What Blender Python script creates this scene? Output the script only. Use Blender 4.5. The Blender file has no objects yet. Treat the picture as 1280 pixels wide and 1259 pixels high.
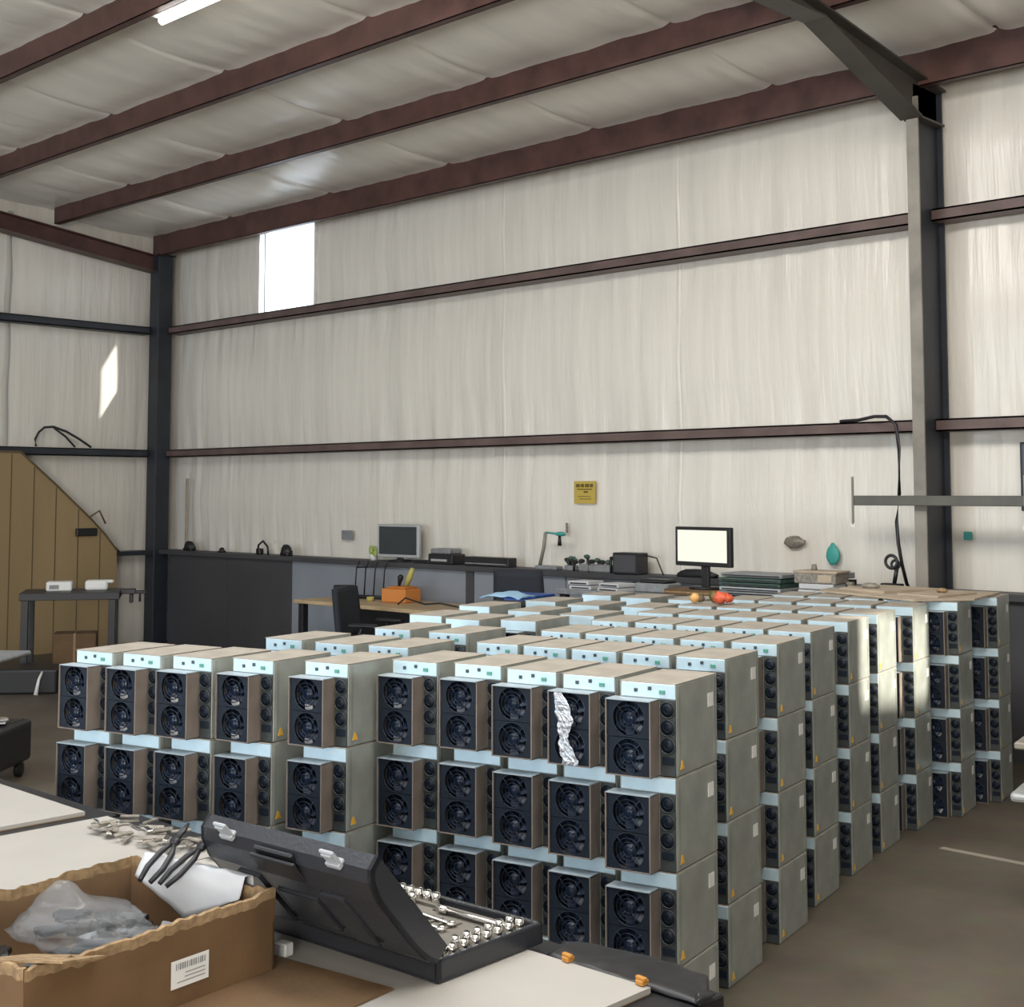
import bpy, bmesh, math, random
from mathutils import Vector, Matrix, noise
random.seed(7)
PI = math.pi
R = math.radians
sc = bpy.context.scene
COL = sc.collection

# ------------------------------------------------------------------ materials
def mat(name, col, rough=0.6, metal=0.0, var=0.0, vscale=6.0, bump=0.0, bscale=40.0, spec=0.5, vstretch=(1, 1, 1), col2=None, emis=None, alpha=1.0, trans=0.0, coat=0.0):
    m = bpy.data.materials.new(name); m.use_nodes = True
    nt = m.node_tree; b = nt.nodes['Principled BSDF']
    b.inputs['Base Color'].default_value = (*col, 1)
    b.inputs['Roughness'].default_value = rough
    b.inputs['Metallic'].default_value = metal
    b.inputs['Specular IOR Level'].default_value = spec
    b.inputs['Coat Weight'].default_value = coat
    b.inputs['Alpha'].default_value = alpha
    b.inputs['Transmission Weight'].default_value = trans
    if emis:
        b.inputs['Emission Color'].default_value = (*emis[0], 1); b.inputs['Emission Strength'].default_value = emis[1]
    if var or col2 or bump:
        tc = nt.nodes.new('ShaderNodeTexCoord'); mp = nt.nodes.new('ShaderNodeMapping')
        mp.inputs['Scale'].default_value = vstretch
        nt.links.new(tc.outputs['Object'], mp.inputs['Vector'])
    if var or col2:
        n = nt.nodes.new('ShaderNodeTexNoise'); n.inputs['Scale'].default_value = vscale; n.inputs['Detail'].default_value = 6
        nt.links.new(mp.outputs['Vector'], n.inputs['Vector'])
        r = nt.nodes.new('ShaderNodeValToRGB')
        c2 = col2 or tuple(min(1, c * (1 + var)) for c in col)
        c1 = col if col2 else tuple(c * (1 - var) for c in col)
        r.color_ramp.elements[0].position = 0.35; r.color_ramp.elements[1].position = 0.65
        r.color_ramp.elements[0].color = (*c1, 1); r.color_ramp.elements[1].color = (*c2, 1)
        nt.links.new(n.outputs['Fac'], r.inputs['Fac']); nt.links.new(r.outputs['Color'], b.inputs['Base Color'])
    if bump:
        n2 = nt.nodes.new('ShaderNodeTexNoise'); n2.inputs['Scale'].default_value = bscale; n2.inputs['Detail'].default_value = 4
        nt.links.new(mp.outputs['Vector'], n2.inputs['Vector'])
        bp = nt.nodes.new('ShaderNodeBump'); bp.inputs['Strength'].default_value = bump; bp.inputs['Distance'].default_value = 0.01
        nt.links.new(n2.outputs['Fac'], bp.inputs['Height']); nt.links.new(bp.outputs['Normal'], b.inputs['Normal'])
    return m

M = {}
M['vinyl'] = mat('white_vinyl_insulation', (0.75, 0.715, 0.65), 0.25, var=0.05, vscale=2.0, bump=0.9, bscale=5, vstretch=(4, 4, 0.25), spec=0.5)
M['vinyl_roof'] = mat('roof_vinyl_insulation', (0.84, 0.805, 0.735), 0.30, var=0.05, vscale=2.0, bump=0.35, bscale=7, vstretch=(2.5, 0.5, 1), spec=0.5)
M['front_metal'] = mat('grey_sheet_metal', (0.22, 0.21, 0.195), 0.6)
M['seam'] = mat('seam_tape', (0.50, 0.48, 0.44), 0.5)
M['red_steel'] = mat('red_oxide_steel', (0.085, 0.040, 0.034), 0.45, var=0.25, vscale=5, spec=0.4)
M['girt'] = mat('red_brown_girt', (0.125, 0.085, 0.078), 0.5, var=0.2, vscale=4, spec=0.4)
M['navy_steel'] = mat('dark_blue_grey_steel', (0.022, 0.026, 0.036), 0.5, var=0.2, vscale=4)
M['grey_steel'] = mat('grey_brown_primer', (0.24, 0.22, 0.19), 0.5, var=0.2, vscale=4)
M['rafter'] = mat('dark_primer_rafter', (0.062, 0.054, 0.047), 0.5, var=0.2, vscale=3)
M['wainscot'] = mat('grey_painted_panel', (0.24, 0.265, 0.305), 0.5, var=0.08, vscale=1.5)
M['wainscot_dark'] = mat('dark_grey_panel', (0.055, 0.055, 0.062), 0.6, var=0.1, vscale=1.5)
M['tan'] = mat('tan_plank', (0.30, 0.215, 0.11), 0.6, var=0.12, vscale=1.2, vstretch=(1, 1, 0.3))
M['tan_dark'] = mat('plank_groove', (0.12, 0.085, 0.045), 0.7)
M['white_paint'] = mat('white_paint', (0.75, 0.75, 0.73), 0.5)
M['steel'] = mat('galvanised_steel', (0.34, 0.36, 0.33), 0.42, metal=0.3, var=0.12, vscale=9, bump=0.03, bscale=30)
M['steel2'] = mat('galvanised_steel_darker', (0.28, 0.30, 0.275), 0.42, metal=0.3, var=0.15, vscale=9)
M['dust_top'] = mat('dusty_cover', (0.31, 0.28, 0.24), 0.6, var=0.10, vscale=10)
M['panel'] = mat('pale_port_plate', (0.55, 0.70, 0.78), 0.45, metal=0.5, var=0.05, vscale=12)
M['fan_frame'] = mat('taupe_fan_housing', (0.21, 0.175, 0.15), 0.5, metal=0.2, var=0.15, vscale=12)
M['fan_ledge'] = mat('housing_ledge', (0.36, 0.42, 0.46), 0.5, metal=0.3, var=0.1, vscale=12)
M['fan_dark'] = mat('black_fan_plastic', (0.004, 0.009, 0.018), 0.55, spec=0.3)
M['fan_blade'] = mat('dark_navy_blade', (0.010, 0.020, 0.045), 0.28, var=0.35, vscale=25)
M['grille'] = mat('fan_guard_wire', (0.012, 0.018, 0.030), 0.35, metal=0.3)
M['psu'] = mat('power_supply_plate', (0.05, 0.058, 0.06), 0.45, metal=0.3)
M['black'] = mat('black_plastic', (0.012, 0.012, 0.014), 0.45)
M['black_metal'] = mat('black_powder_coat', (0.014, 0.014, 0.018), 0.45)
M['port'] = mat('dark_port', (0.03, 0.05, 0.06), 0.4)
M['port_green'] = mat('green_port', (0.08, 0.28, 0.22), 0.4)
M['white_label'] = mat('white_label', (0.72, 0.72, 0.70), 0.5)
M['yellow_label'] = mat('orange_warning_label', (0.75, 0.42, 0.05), 0.5)
M['film'] = mat('crumpled_silver_film', (0.55, 0.58, 0.62), 0.25, metal=0.6, bump=0.6, bscale=60)
M['board'] = mat('cream_laminate_board', (0.38, 0.36, 0.335), 0.5, var=0.04, vscale=3)
M['board_edge'] = mat('plywood_edge', (0.30, 0.20, 0.10), 0.7)
M['card'] = mat('brown_cardboard', (0.125, 0.070, 0.030), 0.75, var=0.15, vscale=6, bump=0.12, bscale=50)
M['card_in'] = mat('inner_cardboard', (0.19, 0.115, 0.06), 0.8, var=0.15, vscale=6)
M['card_torn'] = mat('torn_cardboard_edge', (0.27, 0.18, 0.095), 0.85, var=0.25, vscale=60)
M['card_pale'] = mat('pale_cardboard', (0.40, 0.33, 0.25), 0.8, var=0.12, vscale=8)
M['case'] = mat('charcoal_blow_moulded_plastic', (0.026, 0.028, 0.034), 0.27, bump=0.08, bscale=120)
M['bar_metal'] = mat('dull_grey_bar', (0.10, 0.098, 0.085), 0.5, var=0.1)
M['case_tray'] = mat('grey_tray_insert', (0.16, 0.145, 0.125), 0.6)
M['latch'] = mat('grey_latch', (0.36, 0.38, 0.41), 0.4)
M['chrome'] = mat('chrome', (0.82, 0.80, 0.77), 0.18, metal=1.0)
M['wood_top'] = mat('light_wood_top', (0.50, 0.37, 0.22), 0.5, var=0.12, vscale=3, vstretch=(1, 6, 1))
M['chair'] = mat('dark_chair_fabric', (0.018, 0.022, 0.032), 0.8)
M['chair_blue'] = mat('navy_seat_fabric', (0.035, 0.05, 0.085), 0.8)
M['screen_off'] = mat('dark_screen', (0.02, 0.028, 0.032), 0.25)
M['screen_on'] = mat('lit_screen', (0.1, 0.1, 0.1), 0.3, emis=((0.93, 0.95, 0.78), 0.85))
M['silver'] = mat('silver_bezel', (0.45, 0.47, 0.48), 0.35, metal=0.3)
M['orange'] = mat('orange_box', (0.62, 0.23, 0.05), 0.55)
M['red'] = mat('red_orange_plastic', (0.58, 0.10, 0.045), 0.5)
M['clip'] = mat('orange_clip', (0.45, 0.20, 0.035), 0.5)
M['amber'] = mat('amber_plastic', (0.60, 0.33, 0.11), 0.4)
M['blue'] = mat('blue_plastic', (0.03, 0.09, 0.35), 0.4)
M['pale_blue'] = mat('pale_blue_cloth', (0.35, 0.58, 0.80), 0.7)
M['teal'] = mat('teal_plastic', (0.05, 0.33, 0.30), 0.5)
M['green'] = mat('bright_green_plastic', (0.10, 0.50, 0.10), 0.45)
M['leaf'] = mat('yellow_green_leaf', (0.33, 0.42, 0.12), 0.5)
M['yellow'] = mat('yellow_sign', (0.50, 0.37, 0.07), 0.5)
M['sign_dark'] = mat('brown_sign_print', (0.13, 0.09, 0.02), 0.5)
M['paper'] = mat('white_paper', (0.52, 0.53, 0.55), 0.7, bump=0.2, bscale=12)
M['grey_plastic'] = mat('grey_plastic', (0.22, 0.23, 0.24), 0.5, var=0.15, vscale=20)
M['dark_green'] = mat('circuit_board_green', (0.05, 0.10, 0.08), 0.5, var=0.2, vscale=30)
M['cable'] = mat('black_rubber', (0.02, 0.02, 0.024), 0.5)
M['scrap'] = mat('grey_scrap', (0.22, 0.20, 0.17), 0.5, var=0.3, vscale=40)
M['tape'] = mat('yellow_tape', (0.5, 0.45, 0.12), 0.6)
M['lamp_on'] = mat('lit_lamp_tube', (1, 1, 1), 0.4, emis=((1.0, 0.97, 0.9), 9.0))

def concrete():
    m = bpy.data.materials.new('worn_concrete'); m.use_nodes = True
    nt = m.node_tree; b = nt.nodes['Principled BSDF']; L = nt.links
    tc = nt.nodes.new('ShaderNodeTexCoord')
    n1 = nt.nodes.new('ShaderNodeTexNoise'); n1.inputs['Scale'].default_value = 0.55; n1.inputs['Detail'].default_value = 8; n1.inputs['Roughness'].default_value = 0.65
    n2 = nt.nodes.new('ShaderNodeTexNoise'); n2.inputs['Scale'].default_value = 7; n2.inputs['Detail'].default_value = 8
    L.new(tc.outputs['Object'], n1.inputs['Vector']); L.new(tc.outputs['Object'], n2.inputs['Vector'])
    r1 = nt.nodes.new('ShaderNodeValToRGB')
    r1.color_ramp.elements[0].position = 0.36; r1.color_ramp.elements[1].position = 0.66
    r1.color_ramp.elements[0].color = (0.075, 0.058, 0.042, 1); r1.color_ramp.elements[1].color = (0.165, 0.142, 0.108, 1)
    L.new(n1.outputs['Fac'], r1.inputs['Fac'])
    mx = nt.nodes.new('ShaderNodeMixRGB'); mx.blend_type = 'MULTIPLY'; mx.inputs['Fac'].default_value = 0.35
    L.new(r1.outputs['Color'], mx.inputs['Color1']); L.new(n2.outputs['Color'], mx.inputs['Color2'])
    L.new(mx.outputs['Color'], b.inputs['Base Color'])
    b.inputs['Roughness'].default_value = 0.55
    bp = nt.nodes.new('ShaderNodeBump'); bp.inputs['Strength'].default_value = 0.1
    L.new(n2.outputs['Fac'], bp.inputs['Height']); L.new(bp.outputs['Normal'], b.inputs['Normal'])
    return m
M['concrete'] = concrete()
M['joint'] = mat('pale_joint_filler', (0.36, 0.32, 0.27), 0.7)

def clear_plastic():
    m = bpy.data.materials.new('clear_plastic_bag'); m.use_nodes = True
    nt = m.node_tree; nt.nodes.clear(); L = nt.links
    o = nt.nodes.new('ShaderNodeOutputMaterial'); mx = nt.nodes.new('ShaderNodeMixShader')
    t = nt.nodes.new('ShaderNodeBsdfTransparent'); t.inputs['Color'].default_value = (0.9, 0.92, 0.94, 1)
    p = nt.nodes.new('ShaderNodeBsdfPrincipled'); p.inputs['Base Color'].default_value = (0.55, 0.57, 0.6, 1); p.inputs['Roughness'].default_value = 0.15
    mx.inputs['Fac'].default_value = 0.17
    L.new(t.outputs[0], mx.inputs[1]); L.new(p.outputs[0], mx.inputs[2]); L.new(mx.outputs[0], o.inputs[0])
    return m
M['bag'] = clear_plastic()
def pane_mat():
    m = bpy.data.materials.new('clear_fibreglass_pane'); m.use_nodes = True
    nt = m.node_tree; nt.nodes.clear(); L = nt.links
    o = nt.nodes.new('ShaderNodeOutputMaterial'); mx = nt.nodes.new('ShaderNodeMixShader')
    t = nt.nodes.new('ShaderNodeBsdfTransparent'); t.inputs['Color'].default_value = (0.95, 0.97, 1, 1)
    p = nt.nodes.new('ShaderNodeBsdfTranslucent'); p.inputs['Color'].default_value = (0.85, 0.9, 0.95, 1)
    mx.inputs['Fac'].default_value = 0.35
    L.new(t.outputs[0], mx.inputs[1]); L.new(p.outputs[0], mx.inputs[2]); L.new(mx.outputs[0], o.inputs[0])
    return m
M['pane'] = pane_mat()

# ------------------------------------------------------------------ mesh helper
class MB:
    def __init__(s): s.bm = bmesh.new(); s.mats = []; s.T = Matrix.Identity(4)
    def mi(s, m):
        if m not in s.mats: s.mats.append(m)
        return s.mats.index(m)
    def _fin(s, vs, m, smooth=False):
        fs = set()
        for v in vs:
            v.co = s.T @ v.co
            for f in v.link_faces: fs.add(f)
        k = s.mi(m)
        for f in fs: f.material_index = k; f.smooth = smooth
    def box(s, a, b, m, bev=0.0, seg=1):
        t = bmesh.new(); r = bmesh.ops.create_cube(t, size=1)
        for v in r['verts']:
            v.co = Vector([(a[i] + b[i]) / 2 + v.co[i] * (b[i] - a[i]) for i in range(3)])
        if bev: bmesh.ops.bevel(t, geom=list(t.edges), offset=bev, segments=seg, affect='EDGES', profile=0.5)
        s.merge(t, m, smooth=False)
        return s
    def merge(s, t, m, smooth=False, M4=None):
        mp = {}
        k = s.mi(m); X = s.T @ M4 if M4 else s.T
        for v in t.verts: mp[v] = s.bm.verts.new(X @ v.co)
        for f in t.faces:
            try: g = s.bm.faces.new([mp[v] for v in f.verts])
            except ValueError: continue
            g.material_index = k; g.smooth = smooth
        t.free(); return s
    def cyl(s, c, r, h, m, axis='z', n=16, r2=None, smooth=True):
        t = bmesh.new(); bmesh.ops.create_cone(t, cap_ends=True, segments=n, radius1=r, radius2=r if r2 is None else r2, depth=h)
        X = Matrix.Translation(c)
        if axis == 'y': X = X @ Matrix.Rotation(R(90), 4, 'X')
        if axis == 'x': X = X @ Matrix.Rotation(R(90), 4, 'Y')
        s.merge(t, m, smooth, X)
        return s
    def sph(s, c, r, m, sc3=(1, 1, 1), n=12, jit=0.0, rot=None):
        t = bmesh.new(); bmesh.ops.create_uvsphere(t, u_segments=n, v_segments=max(6, n // 2), radius=1)
        for v in t.verts:
            if jit: v.co *= 1 + jit * noise.noise(v.co * 2.3 + Vector(c) * 7)
            v.co = Vector((v.co.x * sc3[0] * r, v.co.y * sc3[1] * r, v.co.z * sc3[2] * r))
        X = Matrix.Translation(c)
        if rot: X = X @ rot
        s.merge(t, m, True, X); return s
    def tube(s, pts, r, m, n=8):
        pts = [Vector(p) for p in pts]; t = s.bm; k = s.mi(m); rings = []
        for i, p in enumerate(pts):
            d = (pts[min(i + 1, len(pts) - 1)] - pts[max(i - 1, 0)]).normalized()
            u = d.cross(Vector((0, 0, 1)))
            if u.length < 0.05: u = d.cross(Vector((1, 0, 0)))
            u.normalize(); w = d.cross(u)
            rr = r[i] if isinstance(r, (list, tuple)) else r
            rings.append([t.verts.new(s.T @ (p + u * rr * math.cos(2 * PI * j / n) + w * rr * math.sin(2 * PI * j / n))) for j in range(n)])
        for a, b in zip(rings, rings[1:]):
            for j in range(n):
                f = t.faces.new((a[j], a[(j + 1) % n], b[(j + 1) % n], b[j])); f.material_index = k; f.smooth = True
        for e in (rings[0][::-1], rings[-1]):
            f = t.faces.new(e); f.material_index = k
        return s
    def ring(s, c, R0, r, m, axis='y', n=24, k=5):
        t = s.bm; mi = s.mi(m); rings = []
        for i in range(n):
            a = 2 * PI * i / n; row = []
            for j in range(k):
                b = 2 * PI * j / k; rad = R0 + r * math.cos(b); h = r * math.sin(b)
                p = (rad * math.cos(a), h, rad * math.sin(a)) if axis == 'y' else (rad * math.cos(a), rad * math.sin(a), h)
                row.append(t.verts.new(s.T @ (Vector(c) + Vector(p))))
            rings.append(row)
        for i in range(n):
            A = rings[i]; B = rings[(i + 1) % n]
            for j in range(k):
                f = t.faces.new((A[j], B[j], B[(j + 1) % k], A[(j + 1) % k])); f.material_index = mi; f.smooth = True
        return s
    def prism(s, poly, m, d0, d1, axis='z'):
        """polygon in the two other axes, extruded along axis from d0 to d1"""
        def P(a, b, d): return {'z': (a, b, d), 'y': (a, d, b), 'x': (d, a, b)}[axis]
        t = s.bm; k = s.mi(m)
        A = [t.verts.new(s.T @ Vector(P(a, b, d0))) for a, b in poly]
        B = [t.verts.new(s.T @ Vector(P(a, b, d1))) for a, b in poly]
        fs = [t.faces.new(A), t.faces.new(B[::-1])]
        for i in range(len(poly)):
            j = (i + 1) % len(poly); fs.append(t.faces.new((A[i], B[i], B[j], A[j])))
        for f in fs: f.material_index = k
        return s
    def grid(s, fn, nu, nv, m, smooth=True, skip=None):
        t = s.bm; k = s.mi(m)
        V = [[t.verts.new(s.T @ Vector(fn(i / nu, j / nv))) for j in range(nv + 1)] for i in range(nu + 1)]
        for i in range(nu):
            for j in range(nv):
                if skip and skip((i + .5) / nu, (j + .5) / nv): continue
                f = t.faces.new((V[i][j], V[i + 1][j], V[i + 1][j + 1], V[i][j + 1])); f.material_index = k; f.smooth = smooth
        return s
    def mesh(s, name, recalc=True):
        if recalc: bmesh.ops.recalc_face_normals(s.bm, faces=list(s.bm.faces))
        me = bpy.data.meshes.new(name); s.bm.to_mesh(me); s.bm.free()
        for m in s.mats: me.materials.append(m)
        return me
    def obj(s, name, parent=None, loc=None, rotz=0.0, recalc=True):
        o = bpy.data.objects.new(name, s.mesh(name, recalc)); COL.objects.link(o)
        if parent: o.parent = parent
        if loc: o.location = loc
        if rotz: o.rotation_euler = (0, 0, rotz)
        return o

def tag(o, label, cat, group=None):
    o['label'] = label; o['category'] = cat
    if group: o['group'] = group
    return o
def struct(o): o['kind'] = 'structure'; return o
def thing(name, label, cat, loc=(0, 0, 0), rotz=0.0, group=None):
    o = bpy.data.objects.new(name, None); COL.objects.link(o); o.empty_display_size = 0.1
    o.location = loc; o.rotation_euler = (0, 0, rotz)
    return tag(o, label, cat, group)
def solo(mb, name, label, cat, loc=None, rotz=0.0, group=None):
    return tag(mb.obj(name, None, loc, rotz), label, cat, group)

# ------------------------------------------------------------------ room shell
XL, XR, YB, YF = -14.9, 2.2, 9.3, -7.0
GZ = [1.12, 2.285, 3.79, 4.86]
def roof_z(y): return 4.95 + 0.125 * (9.1 - y)          # underside of roof insulation
f = MB(); f.box((XL - .2, YF - .2, -0.12), (XR + .2, YB + .3, 0.0), M['concrete']); struct(f.obj('floor'))
for a, b in (((-3.32, 6.62), (2.1, 6.55)),):
    j = MB(); d = (Vector(b) - Vector(a)).normalized(); nn = Vector((-d.y, d.x)) * 0.022
    j.prism([(a[0] - nn.x, a[1] - nn.y), (b[0] - nn.x, b[1] - nn.y), (b[0] + nn.x, b[1] + nn.y), (a[0] + nn.x, a[1] + nn.y)], M['joint'], 0.0, 0.002)
    struct(j.obj('trim_1'))

def wrinkle(u, z, seed):
    """how far the slack vinyl bulges, pinched at the girts"""
    dmin = min(abs(z - g) for g in GZ)
    sag = 0.035 * min(1, dmin / 0.6)
    near = math.exp(-dmin / 0.28)
    w = 0.026 * near * noise.noise(Vector((u * 5.5, z * 0.35, seed))) + 0.018 * near * noise.noise(Vector((u * 13, z * 0.5, seed + 4)))
    w += 0.010 * noise.noise(Vector((u * 1.6, z * 0.25, seed + 9))) + 0.0025 * noise.noise(Vector((u * 9, z * 0.3, seed + 2)))
    return sag + w
WX0, WX1, WZ0, WZ1 = -12.93, -11.91, 3.85, 4.93
mb = MB()
def back(x0, x1, z0, z1):
    nu = max(2, int((x1 - x0) / 0.035)); nv = max(2, int((z1 - z0) / 0.12))
    mb.grid(lambda a, b: (x0 + a * (x1 - x0), YB - wrinkle(x0 + a * (x1 - x0), z0 + b * (z1 - z0), 1.0) * (0 if (a in (0, 1) and x0 > XL and x1 < -12) else 1), z0 + b * (z1 - z0)), nu, nv, M['vinyl'])
back(XL, WX0, 0, 5.1); back(WX1, XR, 0, 5.1); back(WX0, WX1, 0, WZ0); back(WX0, WX1, WZ1, 5.1)
mb.box((XL, YB + .02, 0), (WX0, YB + .1, 5.1), M['white_paint']); mb.box((WX1, YB + .02, 0), (XR, YB + .1, 5.1), M['white_paint'])
mb.box((WX0, YB + .02, 0), (WX1, YB + .1, WZ0), M['white_paint']); mb.box((WX0, YB + .02, WZ1), (WX1, YB + .1, 5.1), M['white_paint'])
struct(mb.obj('wall_back', recalc=False))
mb = MB()
mb.grid(lambda a, b: (XL + wrinkle(YF + a * (YB - YF), b * roof_z(YF + a * (YB - YF)), 5.0), YF + a * (YB - YF), b * (roof_z(YF + a * (YB - YF)) + .1)), 460, 44, M['vinyl'])
mb.prism([(YF, 0), (YB, 0), (YB, 5.1), (YF, 7.05)], M['white_paint'], XL - .1, XL - .02, 'x')
struct(mb.obj('wall_left', recalc=False))
# right wall: a bay door and a high opening that lets the sun in
mb = MB()
DY0, DY1, DZ = -6.6, -2.4, 4.2
SY0, SY1, SZ0, SZ1 = 8.0, 9.2, 3.90, 4.42
for (y0, y1, z0, z1) in ((YF, DY0, 0, 7.0), (DY0, DY1, DZ, 6.2), (DY1, SY0, 0, 5.8), (SY0, SY1, 0, SZ0), (SY0, SY1, SZ1, 5.1), (SY1, YB, 0, 5.0)):
    mb.box((XR, y0, z0), (XR + .1, y1, z1), M['front_metal'])
struct(mb.obj('wall_right'))
# front wall with a bay door
mb = MB(); FX0, FX1, FZ = -12.5, -5.0, 4.4
for (x0, x1, z0, z1) in ((XL, FX0, 0, 7.1), (FX0, FX1, FZ, 7.1), (FX1, XR, 0, 7.1)):
    mb.box((x0, YF - .1, z0), (x1, YF, z1), M['front_metal'])
struct(mb.obj('wall_front'))
# ceiling insulation between purlins
PY = [8.93, 7.62, 6.36, 5.08, 3.8, 2.52, 1.24, -0.04, -1.32, -2.6, -3.88, -5.16, -6.44]
def ceil_fn(a, b):
    x = XL + a * (XR - XL); y = YB - b * (YB - YF)
    dm = min(abs(y - p) for p in PY)
    s = 0.05 * math.sin(min(1, dm / 0.64) * PI / 2)
    xs = (x + 14.9) % 1.83; seam = 0.034 * math.exp(-min(xs, 1.83 - xs) / 0.03)
    w = 0.013 * noise.noise(Vector((x * 3.2, y * 0.7, 3))) + 0.006 * noise.noise(Vector((x * 8, y * 1.2, 8)))
    return (x, y, roof_z(y) - s + seam + w)
mb = MB(); mb.grid(ceil_fn, 620, 150, M['vinyl_roof'])
mb.prism([(YF - .1, 7.25), (YB + .1, 5.18), (YB + .1, 5.24), (YF - .1, 7.31)], M['white_paint'], XL - .1, XR + .1, 'x')
struct(mb.obj('ceiling', recalc=False))
# seam tapes on the walls
for i, (x, w) in enumerate(((-9.0, .05), (-6.93, .04), (-11.45, .03), (-13.2, .03))):
    mb = MB()
    def fnb(a, b, x=x, w=w):
        zz = 1.15 + b * 3.8; xx = x + (a - .5) * w + 0.012 * noise.noise(Vector((0, zz * 2, i)))
        return (xx, YB - wrinkle(xx, zz, 1.0) - 0.004 - 0.006 * math.sin(a * PI), zz)
    if i < 2: mb.grid(fnb, 4, 60, M['vinyl']); struct(mb.obj('trim_%d' % (i + 2), recalc=False))
mb = MB()
def fnl(a, b):
    zz = 1.1 + b * 3.95; yy = 7.17 + (a - .5) * .07 + 0.03 * noise.noise(Vector((3, zz * 1.5, 2)))
    return (XL + wrinkle(yy, zz, 5.0) + 0.006 + 0.012 * math.sin(a * PI), yy, zz)
mb.grid(fnl, 4, 60, M['seam']); struct(mb.obj('trim_4', recalc=False))
# window
w = MB(); w.box((WX0, YB + .03, WZ0), (WX1, YB + .036, WZ1), M['pane'])
fr = MB()
for a, b in (((WX0 - .03, WZ0 - .03), (WX1 + .03, WZ0)), ((WX0 - .03, WZ1), (WX1 + .03, WZ1 + .02)), ((WX0 - .03, WZ0), (WX0, WZ1)), ((WX1, WZ0), (WX1 + .03, WZ1))):
    fr.box((a[0], YB - .05, a[1]), (b[0], YB + .08, b[1]), M['white_paint'])
wf = struct(fr.obj('window_1')); w.obj('pane', wf)

# ------------------------------------------------------------------ steel frame
def zgirt(mb, x0, x1, y0, y1, z0, z1, m):      # channel along X: web at the back, two flanges with lips
    mb.box((x0, y0, z1 - .012), (x1, y1, z1), m); mb.box((x0, y0, z0), (x1, y1, z0 + .012), m)
    mb.box((x0, y0, z0), (x1, y0 + .012, z1), m)
i = 5
for z, x0, x1 in ((2.33, -14.6, -4.66), (3.845, -14.6, -4.66), (2.33, -4.52, XR), (3.845, -4.52, XR)):
    g = MB(); zgirt(g, x0, x1, 9.08, 9.26, z - .09, z, M['girt'])
    o = struct(g.obj('trim_%d' % i)); i += 1
for z in (2.33, 3.835):
    g = MB(); m = M['navy_steel']; y0, y1 = YF, 8.9
    g.box((-14.86, y0, z - .012), (-14.68, y1, z), m); g.box((-14.86, y0, z - .09), (-14.68, y1, z - .078), m); g.box((-14.692, y0, z - .09), (-14.68, y1, z), m)
    struct(g.obj('trim_%d' % i)); i += 1
# ledge girts at bench height and wainscot below
for x0, x1 in ((-14.6, -4.66), (-4.52, XR)):
    g = MB(); g.box((x0, 9.0, 1.07), (x1, 9.26, 1.12), M['wainscot_dark'], 0.004); struct(g.obj('trim_%d' % i)); i += 1
g = MB(); g.box((-14.86, 8.3, 1.06), (-14.6, 8.95, 1.11), M['navy_steel']); struct(g.obj('trim_%d' % i)); i += 1
px = [-14.42, -13.2, -11.98, -10.76, -9.24, -8.02, -6.8, -4.7]
for a, b in zip(px, px[1:]):
    g = MB(); g.box((a + .006, 9.05, 0.0), (b - .006, 9.07, 1.07), M['wainscot'] if a > -12.5 else M['wainscot_dark'], 0.002)  # leftmost panels coloured darker, standing in for light fading towards the corner
    struct(g.obj('trim_%d' % i)); i += 1
g = MB(); g.box((-9.27, 9.035, 0), (-9.17, 9.049, 1.07), M['wainscot_dark']); struct(g.obj('trim_%d' % i)); i += 1
g = MB(); g.box((-4.45, 9.05, 0.0), (XR, 9.07, 1.07), M['wainscot_dark']); struct(g.obj('trim_%d' % i)); i += 1

def tagged(mb, name, label, cat, group=None, **k): return tag(mb.obj(name, **k), label, cat, group)
# purlins
ordn = ['eave purlin along the top of the back wall', 'second purlin out from the back wall', 'third purlin out from the back wall', 'fourth purlin out from the back wall, at the upper left']
for k, y in enumerate(PY):
    zt = roof_z(y) + (0.05 if k else 0.03); h = 0.25 if k else 0.285
    g = MB(); m = M['red_steel']
    g.box((XL + .2, y - .004, zt - h), (XR, y + .004, zt), m)
    g.box((XL + .2, y - .004, zt - h), (XR, y + .066, zt - h + .006), m); g.box((XL + .2, y + .06, zt - h), (XR, y + .066, zt - h + .02), m)
    g.box((XL + .2, y - .066, zt - .006), (XR, y + .004, zt), m)
    tag(g.obj('roof_purlin'), 'red oxide steel %s' % (ordn[k] if k < 4 else 'purlin beyond the picture, nearer the camera'), 'beam', 'roof purlins')
# gable rafter on left wall
g = MB()
def zb(y): return roof_z(y) - 0.25
g.prism([(8.95, zb(8.95) - .2), (8.95, zb(8.95)), (-6.9, zb(-6.9)), (-6.9, zb(-6.9) - .2)], M['red_steel'], -14.71, -14.69, 'x')
g.prism([(8.95, zb(8.95) - .2), (8.95, zb(8.95) - .19), (-6.9, zb(-6.9) - .19), (-6.9, zb(-6.9) - .2)], M['red_steel'], -14.80, -14.60, 'x')
g.prism([(8.95, zb(8.95) - .01), (8.95, zb(8.95)), (-6.9, zb(-6.9)), (-6.9, zb(-6.9) - .01)], M['red_steel'], -14.80, -14.60, 'x')
tagged(g, 'gable_rafter', 'red brown steel beam sloping up along the top of the left wall', 'beam')
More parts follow.
